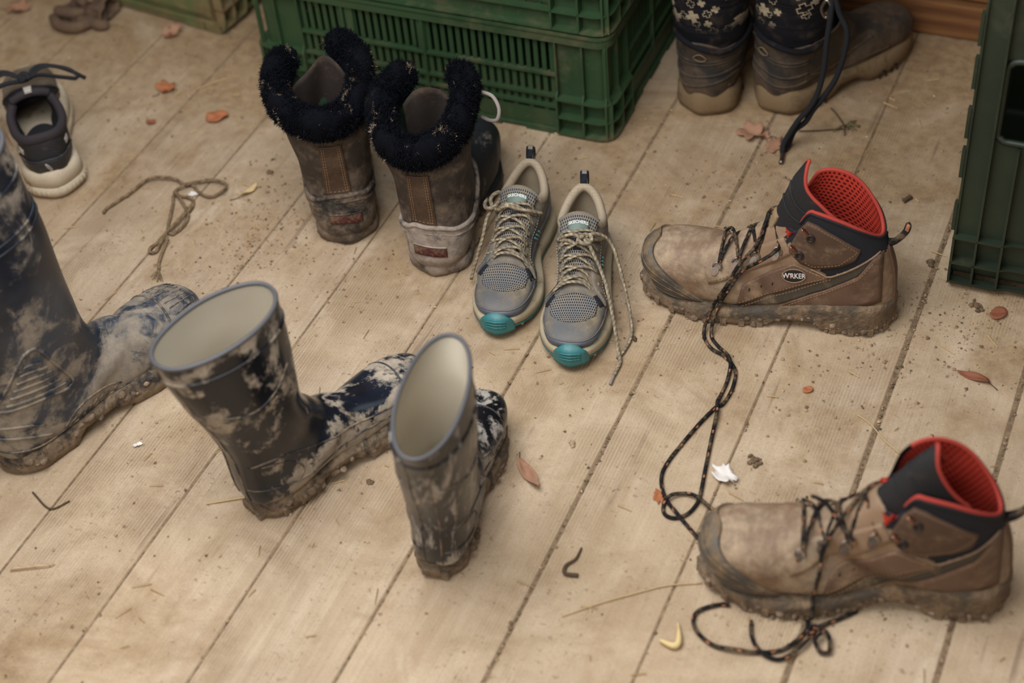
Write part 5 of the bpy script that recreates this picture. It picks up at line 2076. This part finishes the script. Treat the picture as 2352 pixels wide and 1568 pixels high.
# crumpled trouser hems
for a, k in ((aL, kL), (aR, kR)):
    for i, z in enumerate((.124,)):
        tube('trouser_fold', [(a[0] + (.054 + .003 * math.sin(3 * q + i)) * math.cos(q), a[1] - .001 + (.060 + .003 * math.cos(2 * q + i)) * math.sin(q), z + .007 * math.sin(q * 2 + i * 1.7)) for q in np.linspace(0, 2 * PI, 16, endpoint=False)], .0045, M_legg, body, n=48, seg=8, closed=True)


def pboot(f, side, seed):
    t = bpy.data.objects.new('boot', None)
    t.empty_display_size = .05
    link(t, person)
    t.location = (f[0], f[1], 0)
    t.rotation_euler = (0, 0, f[2])
    L = .285
    O = outline(L, side, wb=.172, wm=.165, wh=.14)

    def wc(x, inset=.004):
        a, b = out_at(O, x)
        return (a - b) / 2 - inset, (a + b) / 2
    w6, c6 = wc(.12)
    w7, c7 = wc(.17)
    w8, c8 = wc(.215)

    def edge(p):
        c = math.cos(p)
        b = max(0, -c - .86) / .14
        return (-.004 * b, 0, .012 * b)
    lf = Loft([
        (0, .128, .132, -.002, .118, .054, 0, 2.3, 2.4),
        (.14, .132, .122, .000, .102, .053, 0, 2.3, 2.4),
        (.28, .142, .112, -.002, .080, .050, 0, 2.3, 2.5),
        (.40, .156, .103, -.004, .055, .047, 0, 2.3, 2.7),
        (.50, .172, .096, .002, .032, .044, 0, 2.3, 3.0),
        (.62, .188, .090, .07, .024, w6, c6, 2.4, 3.2),
        (.80, .206, .085, .14, .022, w7, c7, 2.4, 3.2),
        (1.0, .226, .080, .215, .022, w8, c8, 2.4, 3.0)],
        nr=70, ns=60, toe=(.055, .55, .5, .35, 16), edge=edge, edge_t=.22, wob=.0015, wobs=24, seed=seed)
    sh = lf.obj('upper', M_pshoe, t)
    V, F, uv = lf.VF(lf.grid(-.004), False, True)
    mk('lining', V, F, M_jacket, t, True)
    tube('collar_edge', lf.ring(0, -.0012), .0022, M_pshoe, t, n=70, seg=6, closed=True)

    def hp(p, off=0.0):
        a, z = p
        return lf.hit((.06 - .3 * math.cos(a), .3 * math.sin(a), z), (math.cos(a), -math.sin(a), 0), off)
    th = np.linspace(-1.25, 1.25, 25)
    for z0, k, r in ((.098, .006, .0014), (.093, .008, .0012), (.074, .010, .0022), (.060, .016, .0020)):
        tube('moulded_band', [hp((a, z0 + k * math.cos(a * 2.2 + seed) * .5), .0004) for a in th], r, M_pshoe, t, n=50, seg=6)
    for sg in (1, -1):
        pj = lf.side(sg)
        line_on(t, pj, [(.02, .050), (.06, .042), (.11, .040), (.16, .046), (.21, .044)], .0016, M_pshoe, 'moulded_band')
        line_on(t, pj, [(.04, .066), (.09, .056), (.14, .064), (.18, .072)], .0016, M_pshoe, 'moulded_band')
    # pull tab at the heel
    tube('heel_eye', [hp((a, z), .002) for a, z in ((-.16, .104), (0, .112), (.16, .104), (0, .099))], .0009, M_psole, t, n=24, seg=6, closed=True)

    def zb(x):
        h = 0.0 if x < .10 else (.012 * min(1, (x - .10) / .012) if x < .15 else .012 * max(0, 1 - (x - .15) / .02))
        return .0008 + h + .012 * max(0, (x - .21) / .075) ** 2
    sole('sole', O, [(zb, -.003), (lambda x: zb(x) + .003, .003), (lambda x: zb(x) + .012, .0055), (lambda x: max(zb(x) + .013, .030 + .010 * max(0, 1 - x / .06)), .004), (lambda x: max(zb(x) + .014, .034 + .012 * max(0, 1 - x / .06)), .0), (lambda x: max(zb(x) + .015, .036 + .012 * max(0, 1 - x / .06)), -.006)], M_psole, t, wob=.0008, wobs=60, seed=seed)
    for x in (.075, .19, .215):
        for sg in (1, -1):
            yl, yr = out_at(O, x)
            y = (yl if sg > 0 else yr) + sg * .0056
            z = zb(x)
            tube('tread_arch', [(x - .006, y, z + .001), (x - .0055, y, z + .010), (x, y + sg * .0003, z + .013), (x + .0055, y, z + .010), (x + .006, y, z + .001)], .0013, M_blackrub, t, n=14, seg=5)


pboot(fL, -1, 2)
pboot(fR, 1, 5)

# black cord dangling from the jacket down to the floor
M_cordblk = plain('black_drawcord', '#0f1014', .85, bump=.5, bscale=700, var=.3)
cord = thing('hanging_cord', 'doubled black cord hanging beside the leggings, tip on the floor', 'cord', (-.49, 1.84, 0))
P1 = [(-.4517, 1.9, .2737), (-.4481, 1.8933, .2236), (-.4497, 1.8867, .1782), (-.4501, 1.88, .1317), (-.455, 1.8733, .0944), (-.4646, 1.8667, .0704), (-.4765, 1.86, .0533), (-.4866, 1.8533, .0326), (-.4936, 1.8467, .0162), (-.4931, 1.84, .0052)]
P2 = [(-.4481, 1.9, .2743), (-.4396, 1.8956, .2238), (-.4243, 1.8911, .1944), (-.424, 1.8867, .1616), (-.4325, 1.8822, .1191), (-.4482, 1.8778, .0852), (-.4598, 1.8733, .0653), (-.4691, 1.8689, .0449), (-.4832, 1.8644, .0293), (-.4893, 1.86, .0065), (-.492, 1.848, .0045)]
upx = [(-.43, 1.905, .92), (-.445, 1.89, .7), (-.45, 1.90, .45)]
tube('strand', to_local(cord, upx + P1), .0042, M_cordblk, cord, n=260)
tube('strand', to_local(cord, [(x + .012, y, z) for x, y, z in upx] + P2), .0042, M_cordblk, cord, n=260)
tube('metal_tip', to_local(cord, [(-.4931, 1.84, .0052), (-.490, 1.828, .0035), (-.489, 1.818, .003)]), .0034, M_metal, cord, n=8)
tube('metal_clip', to_local(cord, [(-.455, 1.893, .236), (-.462, 1.893, .222), (-.455, 1.893, .208), (-.447, 1.893, .222)]), .0026, M_metal, cord, n=24, closed=True)


# ------------------------------------------------------------------ twine, glove, litter and dirt
M_twine = mat_lace('brown_twine', '#8a7257', '#6d5840', .5, .33, .5)
tw = thing('twine', 'tangled brown twine with frayed ends lying beside the running shoe', 'twine', (-1.29, 1.47, 0))
T1 = [(-1.3906, 1.4067, 0.003), (-1.3924, 1.4155, 0.003), (-1.3884, 1.4281, 0.003), (-1.3831, 1.4451, 0.003), (-1.3778, 1.4602, 0.003), (-1.3746, 1.4786, 0.004), (-1.3688, 1.4912, 0.006), (-1.3571, 1.4988, 0.008), (-1.3407, 1.5035, 0.008), (-1.3269, 1.5056, 0.007), (-1.3114, 1.5028, 0.004), (-1.2958, 1.504, 0.003), (-1.28, 1.4937, 0.003), (-1.2633, 1.4886, 0.003), (-1.2516, 1.4914, 0.004), (-1.244, 1.5034, 0.006), (-1.2451, 1.5165, 0.007), (-1.2562, 1.5215, 0.007), (-1.2723, 1.5212, 0.006), (-1.2854, 1.516, 0.005), (-1.2968, 1.5056, 0.007), (-1.3064, 1.4948, 0.007), (-1.3137, 1.4867, 0.004), (-1.3112, 1.474, 0.003), (-1.3015, 1.4563, 0.003), (-1.2911, 1.4335, 0.003), (-1.281, 1.411, 0.003), (-1.2732, 1.4007, 0.003), (-1.2649, 1.398, 0.003), (-1.2598, 1.4197, 0.003), (-1.2655, 1.4418, 0.003), (-1.2796, 1.4559, 0.003), (-1.2982, 1.4706, 0.006), (-1.3119, 1.4795, 0.007)]
T4 = [(-1.3078, 1.4751, 0.004), (-1.2889, 1.4774, 0.003), (-1.2771, 1.4737, 0.003), (-1.2705, 1.4607, 0.003), (-1.2689, 1.4407, 0.006), (-1.2707, 1.418, 0.006), (-1.2725, 1.3955, 0.007), (-1.2765, 1.3725, 0.003), (-1.2796, 1.3608, 0.003), (-1.274, 1.352, 0.003), (-1.2671, 1.3578, 0.003), (-1.2698, 1.3765, 0.006), (-1.2668, 1.3869, 0.005), (-1.2617, 1.3721, 0.003), (-1.256, 1.3527, 0.003), (-1.2491, 1.3356, 0.003), (-1.2423, 1.3248, 0.003)]
for j in range(3):
    for nm, T in (('strand', T1), ('strand', T4)):
        Q = crom(T, 260)
        tg_ = np.gradient(Q, axis=0)
        tg_ /= np.linalg.norm(tg_, axis=1)[:, None]
        s_ = np.cross(tg_, (0, 0, 1))
        a = np.arange(260) * .42 + j * 2.094
        Q = Q + .0012 * (np.cos(a)[:, None] * s_ + np.sin(a)[:, None] * np.array((0, 0, 1)))
        tube(nm, to_local(tw, Q), .0014, M_twine, tw, seg=5, smoothing=False)
rn = random.Random(3)
for i in range(12):
    x = rn.uniform(-.010, .012)
    tube('frayed_end', to_local(tw, [(-1.2423, 1.3248, .003), (-1.240 + x * .5, 1.317, .003), (-1.236 + x, 1.306 + rn.uniform(-.003, .004), .0015)]), .0005, M_twine, tw, n=6, seg=4)

# crumpled brown glove
M_glove = dirty('dirty_brown_cloth', '#5d4838', '#7d6449', 14, .4, .65, .9, .95, bump=.6, bscale=420, weave=1500)
gl = thing('work_glove', 'crumpled dirty brown fabric glove lying in front of the tipped crate', 'glove', (-1.732, 1.838, 0))


def blob(name, c, r, mat, parent, seed, amp=.25, fr=18, n=28):
    V = []
    for i in range(n + 1):
        th = PI * i / n
        for j in range(2 * n):
            ph = PI * j / n
            d = Vector((math.sin(th) * math.cos(ph), math.sin(th) * math.sin(ph), math.cos(th)))
            k = 1 + amp * (1 - 2 * abs(nz(d * 1.0, 2.2, seed))) * .8 + amp * .5 * nz(d, 5, seed + 2)
            V.append((c[0] + d.x * r[0] * k, c[1] + d.y * r[1] * k, max(.0005, c[2] + d.z * r[2] * k)))
    F = [(i * 2 * n + j, i * 2 * n + (j + 1) % (2 * n), (i + 1) * 2 * n + (j + 1) % (2 * n), (i + 1) * 2 * n + j) for i in range(n) for j in range(2 * n)]
    return mk(name, V, F, mat, parent, True)


blob('palm', (.006, .012, .008), (.036, .024, .010), M_glove, gl, 3, .5)
V = []
for j in range(12):
    for i in range(26):
        a = 2 * PI * i / 26
        h = j / 11
        rr = (.017 + .007 * h) * (1 + .16 * math.sin(3 * a + 4 * h) + .10 * math.sin(7 * a - 5 * h))
        V.append((.018 + .042 * h + .004 * math.sin(5 * h), .022 + rr * 1.2 * math.cos(a), max(.0006, .016 + rr * .75 * math.sin(a) + .006 * h)))
cuf = mk('cuff', V, [(j * 26 + i, j * 26 + (i + 1) % 26, (j + 1) * 26 + (i + 1) % 26, (j + 1) * 26 + i) for j in range(11) for i in range(26)], M_glove, gl, True)
cuf.modifiers.new('thick', 'SOLIDIFY').thickness = .002
for k, pts in enumerate(([(-.040, -.016, .010), (-.012, -.034, .0105), (.018, -.032, .0105), (.034, -.012, .012), (.030, .006, .012)], [(-.044, .006, .010), (-.026, -.008, .020), (.000, -.010, .022), (.014, .004, .018)], [(-.024, .022, .012), (-.010, .026, .024), (.010, .016, .028)], [(.03, -.004, .010), (.052, -.012, .009), (.066, -.004, .008)])):
    tube('finger', pts, .0100, M_glove, gl, n=26, seg=10, rfun=lambda f: 1 - .25 * abs(2 * f - 1) ** 3)

# leaves
M_leafo = dirty('orange_brown_leaf', '#a5623a', '#8a6a4b', 60, .5, .7, .7, .8, bump=.4)
M_leafp = dirty('pinkish_brown_leaf', '#a3785c', '#8a6c50', 60, .5, .7, .7, .8, bump=.4)
M_leafr = dirty('red_brown_leaf', '#8a5136', '#8a6a4b', 60, .5, .7, .7, .8, bump=.4)
M_bark = plain('dark_twig', '#54412f', .9, bump=.5, var=.4)
M_strawm = plain('pale_straw', '#c4a878', .7, var=.3)
M_peel = dirty('white_peel', '#ded6cc', '#b9a58c', 40, .55, .75, .5, .7, bump=.2)
M_yell = plain('yellowish_peel', '#d8bd84', .55, var=.2)
M_wood = dirty('pale_wood_chip', '#b79d7b', '#8c7456', 50, .45, .7, .85, .9, bump=.5, stretch=(1, 6, 1))
M_clod = dirty('dry_clod', '#8a7154', '#66503a', 60, .4, .65, .95, .95, bump=.8, bd=.002)
M_moss = plain('grey_green_moss', '#6d6a3e', .95, bump=.8, var=.5)


def leaf(label, loc, rz, shape, size, mat, curl=.3, seed=0, name='dead_leaf', cat='leaf', tilt=0.0):
    """a curled dead leaf: outline filled as a fan of rings, folded along its midrib"""
    rn = random.Random(seed)
    n = 28
    P = []
    for k in range(n):
        a = 2 * PI * k / n
        if shape == 'maple':
            r = .62 + .38 * abs(math.cos(2.5 * a)) ** 1.5 + rn.uniform(-.06, .06)
            P.append((r * math.cos(a), r * math.sin(a)))
        elif shape == 'lance':
            P.append((math.cos(a), .26 * math.sin(a) * (1 - .35 * math.cos(a)) + rn.uniform(-.01, .01)))
        elif shape == 'torn':
            r = .8 + .3 * rn.uniform(-1, 1)
            P.append((r * math.cos(a), .62 * r * math.sin(a)))
        else:
            P.append((math.cos(a), .72 * math.sin(a) + rn.uniform(-.03, .03)))
    V = [(0, 0, 0)]
    for q in (.35, .7, 1.0):
        V += [(x * q, y * q, 0) for x, y in P]
    W = []
    for x, y, z in V:
        zz = curl * (abs(y) * .9 + .35 * x * x + .25 * math.sin(3 * x + 4 * y + seed)) + tilt * x
        W.append((x * size, y * size, zz * size))
    zm = min(w[2] for w in W)
    W = [(x, y, z - zm + .0008) for x, y, z in W]
    F = [(0, 1 + k, 1 + (k + 1) % n) for k in range(n)]
    for q in range(2):
        F += [(1 + q * n + k, 1 + (q + 1) * n + k, 1 + (q + 1) * n + (k + 1) % n, 1 + q * n + (k + 1) % n) for k in range(n)]
    t = thing(name, label, cat, (loc[0], loc[1], 0), rz)
    b = mk('blade', W, F, mat, t, True)
    s = b.modifiers.new('thick', 'SOLIDIFY')
    s.thickness = .0007
    if shape in ('maple', 'lance'):
        tube('stalk', [(-size * .9, 0, .0022), (-size * 1.25, size * .12, .0012), (-size * 1.6, size * .3, .001)], .0006, M_bark, t, n=8, seg=5)
    return t


leaf('bright orange folded leaf on the boards behind the running shoe', (-1.470, 1.708), R(70), 'maple', .017, M_leafo, .8, 1)
leaf('orange-brown leaf lying between the twine and the crate', (-1.351, 1.666), R(40), 'oval', .018, M_leafo, .5, 2)
leaf('tiny red-brown leaf left of the orange-brown leaf above the twine', (-1.447, 1.623), R(10), 'oval', .008, M_leafr, .5, 3)
leaf('pinkish brown leaf in the top left corner beside the glove', (-1.854, 1.835), R(20), 'maple', .022, M_leafp, .5, 4)
leaf('pale folded leaf by the corner of the tipped olive crate', (-1.545, 1.842), R(60), 'torn', .020, M_leafp, .9, 5)
leaf('pinkish maple leaf in front of the left boot of the person', (-.550, 1.871), R(200), 'maple', .022, M_leafp, .5, 6)
leaf('torn brown leaf under the end of the hanging black cord', (-.512, 1.858), R(80), 'torn', .024, M_leafp, .25, 7)
leaf('small pale curled leaf between the two brown leaves near the cord', (-.530, 1.876), R(120), 'torn', .013, M_leafp, .6, 8)
leaf('narrow orange-brown leaf beside the knot hole on the right', (-.142, 1.481), R(170), 'lance', .021, M_leafr, .4, 9)
leaf('small round red-brown leaf in front of the standing dark crate', (-.136, 1.604), R(60), 'oval', .013, M_leafr, .25, 10)
leaf('small orange leaf pinned under the lace knot', (-.4425, 1.168), R(110), 'torn', .012, M_leafo, .3, 11)
leaf('long pinkish sliver of leaf right of the heel-on rubber boot', (-.599, 1.146), R(-40), 'lance', .026, M_leafp, .55, 12)
leaf('white curled piece of peel beside the long black lace', (-.381, 1.226), R(-30), 'torn', .021, M_peel, .55, 13, 'peel', 'peel')
leaf('small white chip caught in the loop of brown twine', (-1.286, 1.489), R(10), 'torn', .010, M_peel, .3, 14, 'chip', 'chip')
leaf('tiny orange scrap on the boards right of the long lace', (-.327, 1.394), R(40), 'oval', .007, M_leafo, .4, 15, 'leaf_scrap', 'leaf')
leaf('tiny white flake in front of the tall rubber boot', (-1.086, 1.030), R(40), 'torn', .007, M_peel, .4, 16, 'chip', 'chip')
leaf('pale curved shaving between twine and fur boots', (-1.208, 1.518), R(65), 'lance', .017, M_strawm, .6, 17, 'shaving', 'wood shaving')


def single_tube(name, label, cat, pts, r, mat, rfun=None):
    o = Vector(pts[len(pts) // 2])
    ob = tube(name, [(p[0] - o.x, p[1] - o.y, p[2]) for p in pts], r, mat, None, n=30, seg=6, rfun=rfun)
    ob.location = (o.x, o.y, 0)
    tag(ob, label, cat)
    return ob


single_tube('grass_stem', 'long thin dry grass stem left of the blurred work boot', 'stem', [(-.485, .969, .0012), (-.4507, 1.0006, .0025), (-.423, 1.0234, .002), (-.3907, 1.0481, .002), (-.3547, 1.0657, .0012)], .0008, M_strawm)
single_tube('grass_stem', 'dry grass stem across the wide joint behind the blurred boot', 'stem', [(-.2586, 1.3727, .0012), (-.2396, 1.3617, .002), (-.2188, 1.3425, .002), (-.1951, 1.3271, .0012)], .0008, M_strawm)
single_tube('twig', 'hooked brown twig in the middle of the front boards', 'twig', [(-.4997, 1.066, .002), (-.4999, 1.0478, .003), (-.5067, 1.0354, .003), (-.5034, 1.0247, .003), (-.4886, 1.0274, .002)], .0022, M_bark, lambda f: .5 + .8 * f)
single_tube('twig', 'thin forked twig near the sole of the tall rubber boot', 'twig', [(-1.1676, .9173, .0015), (-1.1309, .9024, .002), (-1.115, .9213, .0015)], .0011, M_bark)
single_tube('straw', 'short straw lying across a joint by the orange leaf', 'straw', [(-1.4249, 1.7223, .001), (-1.41, 1.742, .0016), (-1.3924, 1.7635, .001)], .0008, M_strawm)
single_tube('splinter', 'reddish splinter touching the heel of the wide-mouthed rubber boot', 'splinter', [(-.952, .975, .001), (-.93, .988, .002), (-.908, 1.002, .0012)], .0013, M_strawm)
single_tube('peel', 'yellowish bent strip of peel beside the loose lace loop', 'peel', [(-.372, .975, .004), (-.356, .973, .004), (-.352, .978, .0045), (-.356, .992, .005), (-.361, 1.003, .004)], .0032, M_yell, lambda f: .4 + .9 * math.sin(PI * min(1, f * 1.1 + .05)))


def clump(name, label, cat, loc, size, mat, seed, n=5):
    rn = random.Random(seed)
    t = thing(name, label, cat, (loc[0], loc[1], 0), rn.uniform(0, 6))
    for i in range(n):
        a = rn.uniform(0, 6.28)
        d = size * rn.uniform(0, .8) if i else 0
        s = size * rn.uniform(.35, .7) / (1 + n / 9)
        blob('lump', (d * math.cos(a), d * math.sin(a), s * .4), (s, s * rn.uniform(.6, 1), s * .6), mat, t, seed + i, .35, n=8)
    return t


clump('mud_clod', 'grey-brown crumbly clod right of the white peel', 'clod', (-.355, 1.258), .013, M_clod, 1, 16)
clump('mud_clod', 'brown clod sitting in the wide joint beside the dark crate', 'clod', (-.238, 1.675), .009, M_clod, 2, 4)
clump('mud_clod', 'dark clod behind the left fur boot', 'clod', (-1.202, 1.570), .008, M_clod, 3, 4)
clump('mud_clod', 'small clod between the two short rubber boots', 'clod', (-.780, 1.072), .007, M_clod, 4, 5)
clump('mud_clod', 'flat clod on the boards under the standing dark crate', 'clod', (-.165, 1.612), .014, M_clod, 5, 18)
clump('pebble', 'pale pebble at the heel of the wide-mouthed rubber boot', 'pebble', (-.846, .996), .005, M_wood, 6, 1)
clump('seed_pod', 'round brown seed pod at the tip of the trainer lace', 'seed pod', (-.562, 1.410), .008, M_bark, 7, 3)
clump('seed_pod', 'pale crinkled seed pod right of the toe of the heel-on boot', 'seed pod', (-.570, 1.212), .008, M_wood, 8, 5)
t = thing('moss_sprig', 'dry mossy sprig with a thread leading to the cord', 'sprig', (-.426, 1.932, 0))
rn = random.Random(5)
for i in range(16):
    a = rn.uniform(-2.2, 1.0)
    l = rn.uniform(.006, .024)
    tube('stem', [(0, 0, .003), (l * .5 * math.cos(a), l * .5 * math.sin(a), .006), (l * math.cos(a), l * math.sin(a), .002)], .0008, M_moss if i % 3 else M_bark, t, n=6, seg=4)
tube('stem', [(0, 0, .003), (-.018, .022, .004), (-.030, .036, .003)], .0012, M_bark, t, n=8, seg=5)
tube('thread', [(0, -.006, .0018), (-.033, -.021, .0016), (-.060, -.031, .0016)], .0012, M_bark, t, n=10, seg=5)
# splinter of wood in the left front
t = mk('wood_chip', [(-.022, -.012, .0005), (.020, .010, .0005), (.024, .016, .0005), (-.014, .000, .0005), (-.02, -.011, .005), (.019, .0105, .003), (.022, .0145, .003), (-.013, -.0005, .005)], [(0, 3, 2, 1), (4, 5, 6, 7), (0, 1, 5, 4), (1, 2, 6, 5), (2, 3, 7, 6), (3, 0, 4, 7)], M_wood, None, False)
t.location = (-1.098, .817, 0)
tag(t, 'grey-beige wood chip in the lower left of the boards', 'wood chip')
t = mk('bark_chip', [(-.008, -.004, .0005), (.008, -.003, .0005), (.008, .004, .0005), (-.007, .003, .0005), (-.007, -.003, .004), (.007, -.002, .005), (.007, .003, .005), (-.006, .002, .004)], [(0, 3, 2, 1), (4, 5, 6, 7), (0, 1, 5, 4), (1, 2, 6, 5), (2, 3, 7, 6), (3, 0, 4, 7)], M_bark, None, False)
t.location = (-.300, 1.795, 0)
t.rotation_euler = (0, 0, R(55))
tag(t, 'small dark bark chip behind the opening of the work boot', 'bark chip')

# crumbs of dirt and dust: nobody could count them
rs = np.random.RandomState(7)
cl = [(-1.15, 1.50, .06, 420), (-1.12, 1.43, .05, 300), (-.56, 1.77, .06, 140), (-.51, 1.76, .06, 120), (-.17, 1.60, .05, 260), (-.19, 1.52, .05, 160), (-.42, 1.38, .05, 60), (-.83, 1.75, .05, 120), (-.93, 1.42, .05, 160), (-1.35, 1.41, .08, 90), (-1.27, 1.21, .07, 120), (-1.09, 1.30, .08, 120), (-.70, 1.22, .08, 110), (-1.62, 1.70, .12, 220), (-1.50, 1.77, .08, 160), (-.33, 1.95, .1, 120), (-.35, 1.38, .07, 70), (-.84, 1.10, .07, 80), (-1.0, .93, .08, 90), (-.58, 1.47, .05, 140), (-.75, 1.69, .06, 120), (-.62, 1.52, .04, 80), (-.30, 1.48, .05, 120), (-.2, 1.12, .06, 80)]
C = [np.stack([rs.normal(x, s, n), rs.normal(y, s, n)], 1) for x, y, s, n in cl]
C.append(np.stack([rs.uniform(-2.0, .3, 1500), rs.uniform(.6, 2.18, 1500)], 1))
# grit lodged in the wide joints
for sx, n in ((-.232, 700), (-.084, 500), (-.532, 500), (-.685, 220), (-.382, 160), (-.838, 160)):
    C.append(np.stack([rs.normal(sx, .0016, n), rs.uniform(.6, 2.15, n)], 1))
C = np.concatenate(C)
n = len(C)
sz = .0004 + .0016 * rs.rand(n) ** 3.5 * 1.5
oc = np.array([(1, 0, 0), (-1, 0, 0), (0, 1, 0), (0, -1, 0), (0, 0, 1), (0, 0, -1)], float)
of = [(0, 2, 4), (2, 1, 4), (1, 3, 4), (3, 0, 4), (2, 0, 5), (1, 2, 5), (3, 1, 5), (0, 3, 5)]
jit = .6 + .8 * rs.rand(n, 6, 1)
V = oc[None] * jit * sz[:, None, None] * np.array((1, 1, .7))
ang = rs.rand(n) * 6.28
ca, sa = np.cos(ang)[:, None], np.sin(ang)[:, None]
X = V[:, :, 0] * ca - V[:, :, 1] * sa
Y = V[:, :, 0] * sa + V[:, :, 1] * ca
V = np.stack([X + C[:, :1], Y + C[:, 1:], V[:, :, 2] + sz[:, None] * .35], 2).reshape(-1, 3)
F = [tuple(i + 6 * k for i in f) for k in range(n) for f in of]


def mat_crumb():
    t = NT('dirt_crumbs')
    p = t.n('NewGeometry').outputs['Position']
    w = t.n('TexVoronoi')
    t.l(p, w.inputs['Vector'])
    w.inputs['Scale'].default_value = 170
    s = t.sep(w.outputs['Color'])
    c = t.mix(t.mapr(s[0], .2, .8), rgb('#745b43'), rgb('#a3886a'))
    c = t.mix(t.mapr(s[1], .9, .95), c, rgb('#c9ab84'))
    c = t.mix(t.mapr(s[2], .93, .97), c, rgb('#4a5130'))
    return t.fin(c, .95)


dc = mk('dirt_crumbs', V, F, mat_crumb(), floor, False)
dc['kind'] = 'stuff'
# short bits of straw
V, F = [], []
for i in range(220):
    x, y = rs.uniform(-1.9, .2), rs.uniform(.65, 2.1)
    a = rs.uniform(0, PI)
    l, w = rs.uniform(.003, .012), .0005
    d = np.array((math.cos(a), math.sin(a), 0))
    s = np.array((-d[1], d[0], 0)) * w
    c = np.array((x, y, .0012))
    b = len(V)
    for q in (-l, l):
        V += [c + d * q - s, c + d * q + s, c + d * q + np.array((0, 0, w * 1.4)) + (0 if q < 0 else np.array((0, 0, .0015)))]
    F += [(b, b + 1, b + 4, b + 3), (b + 1, b + 2, b + 5, b + 4), (b + 2, b, b + 3, b + 5), (b, b + 2, b + 1), (b + 3, b + 4, b + 5)]
sb = mk('straw_bits', V, F, M_strawm, floor, False)
sb['kind'] = 'stuff'
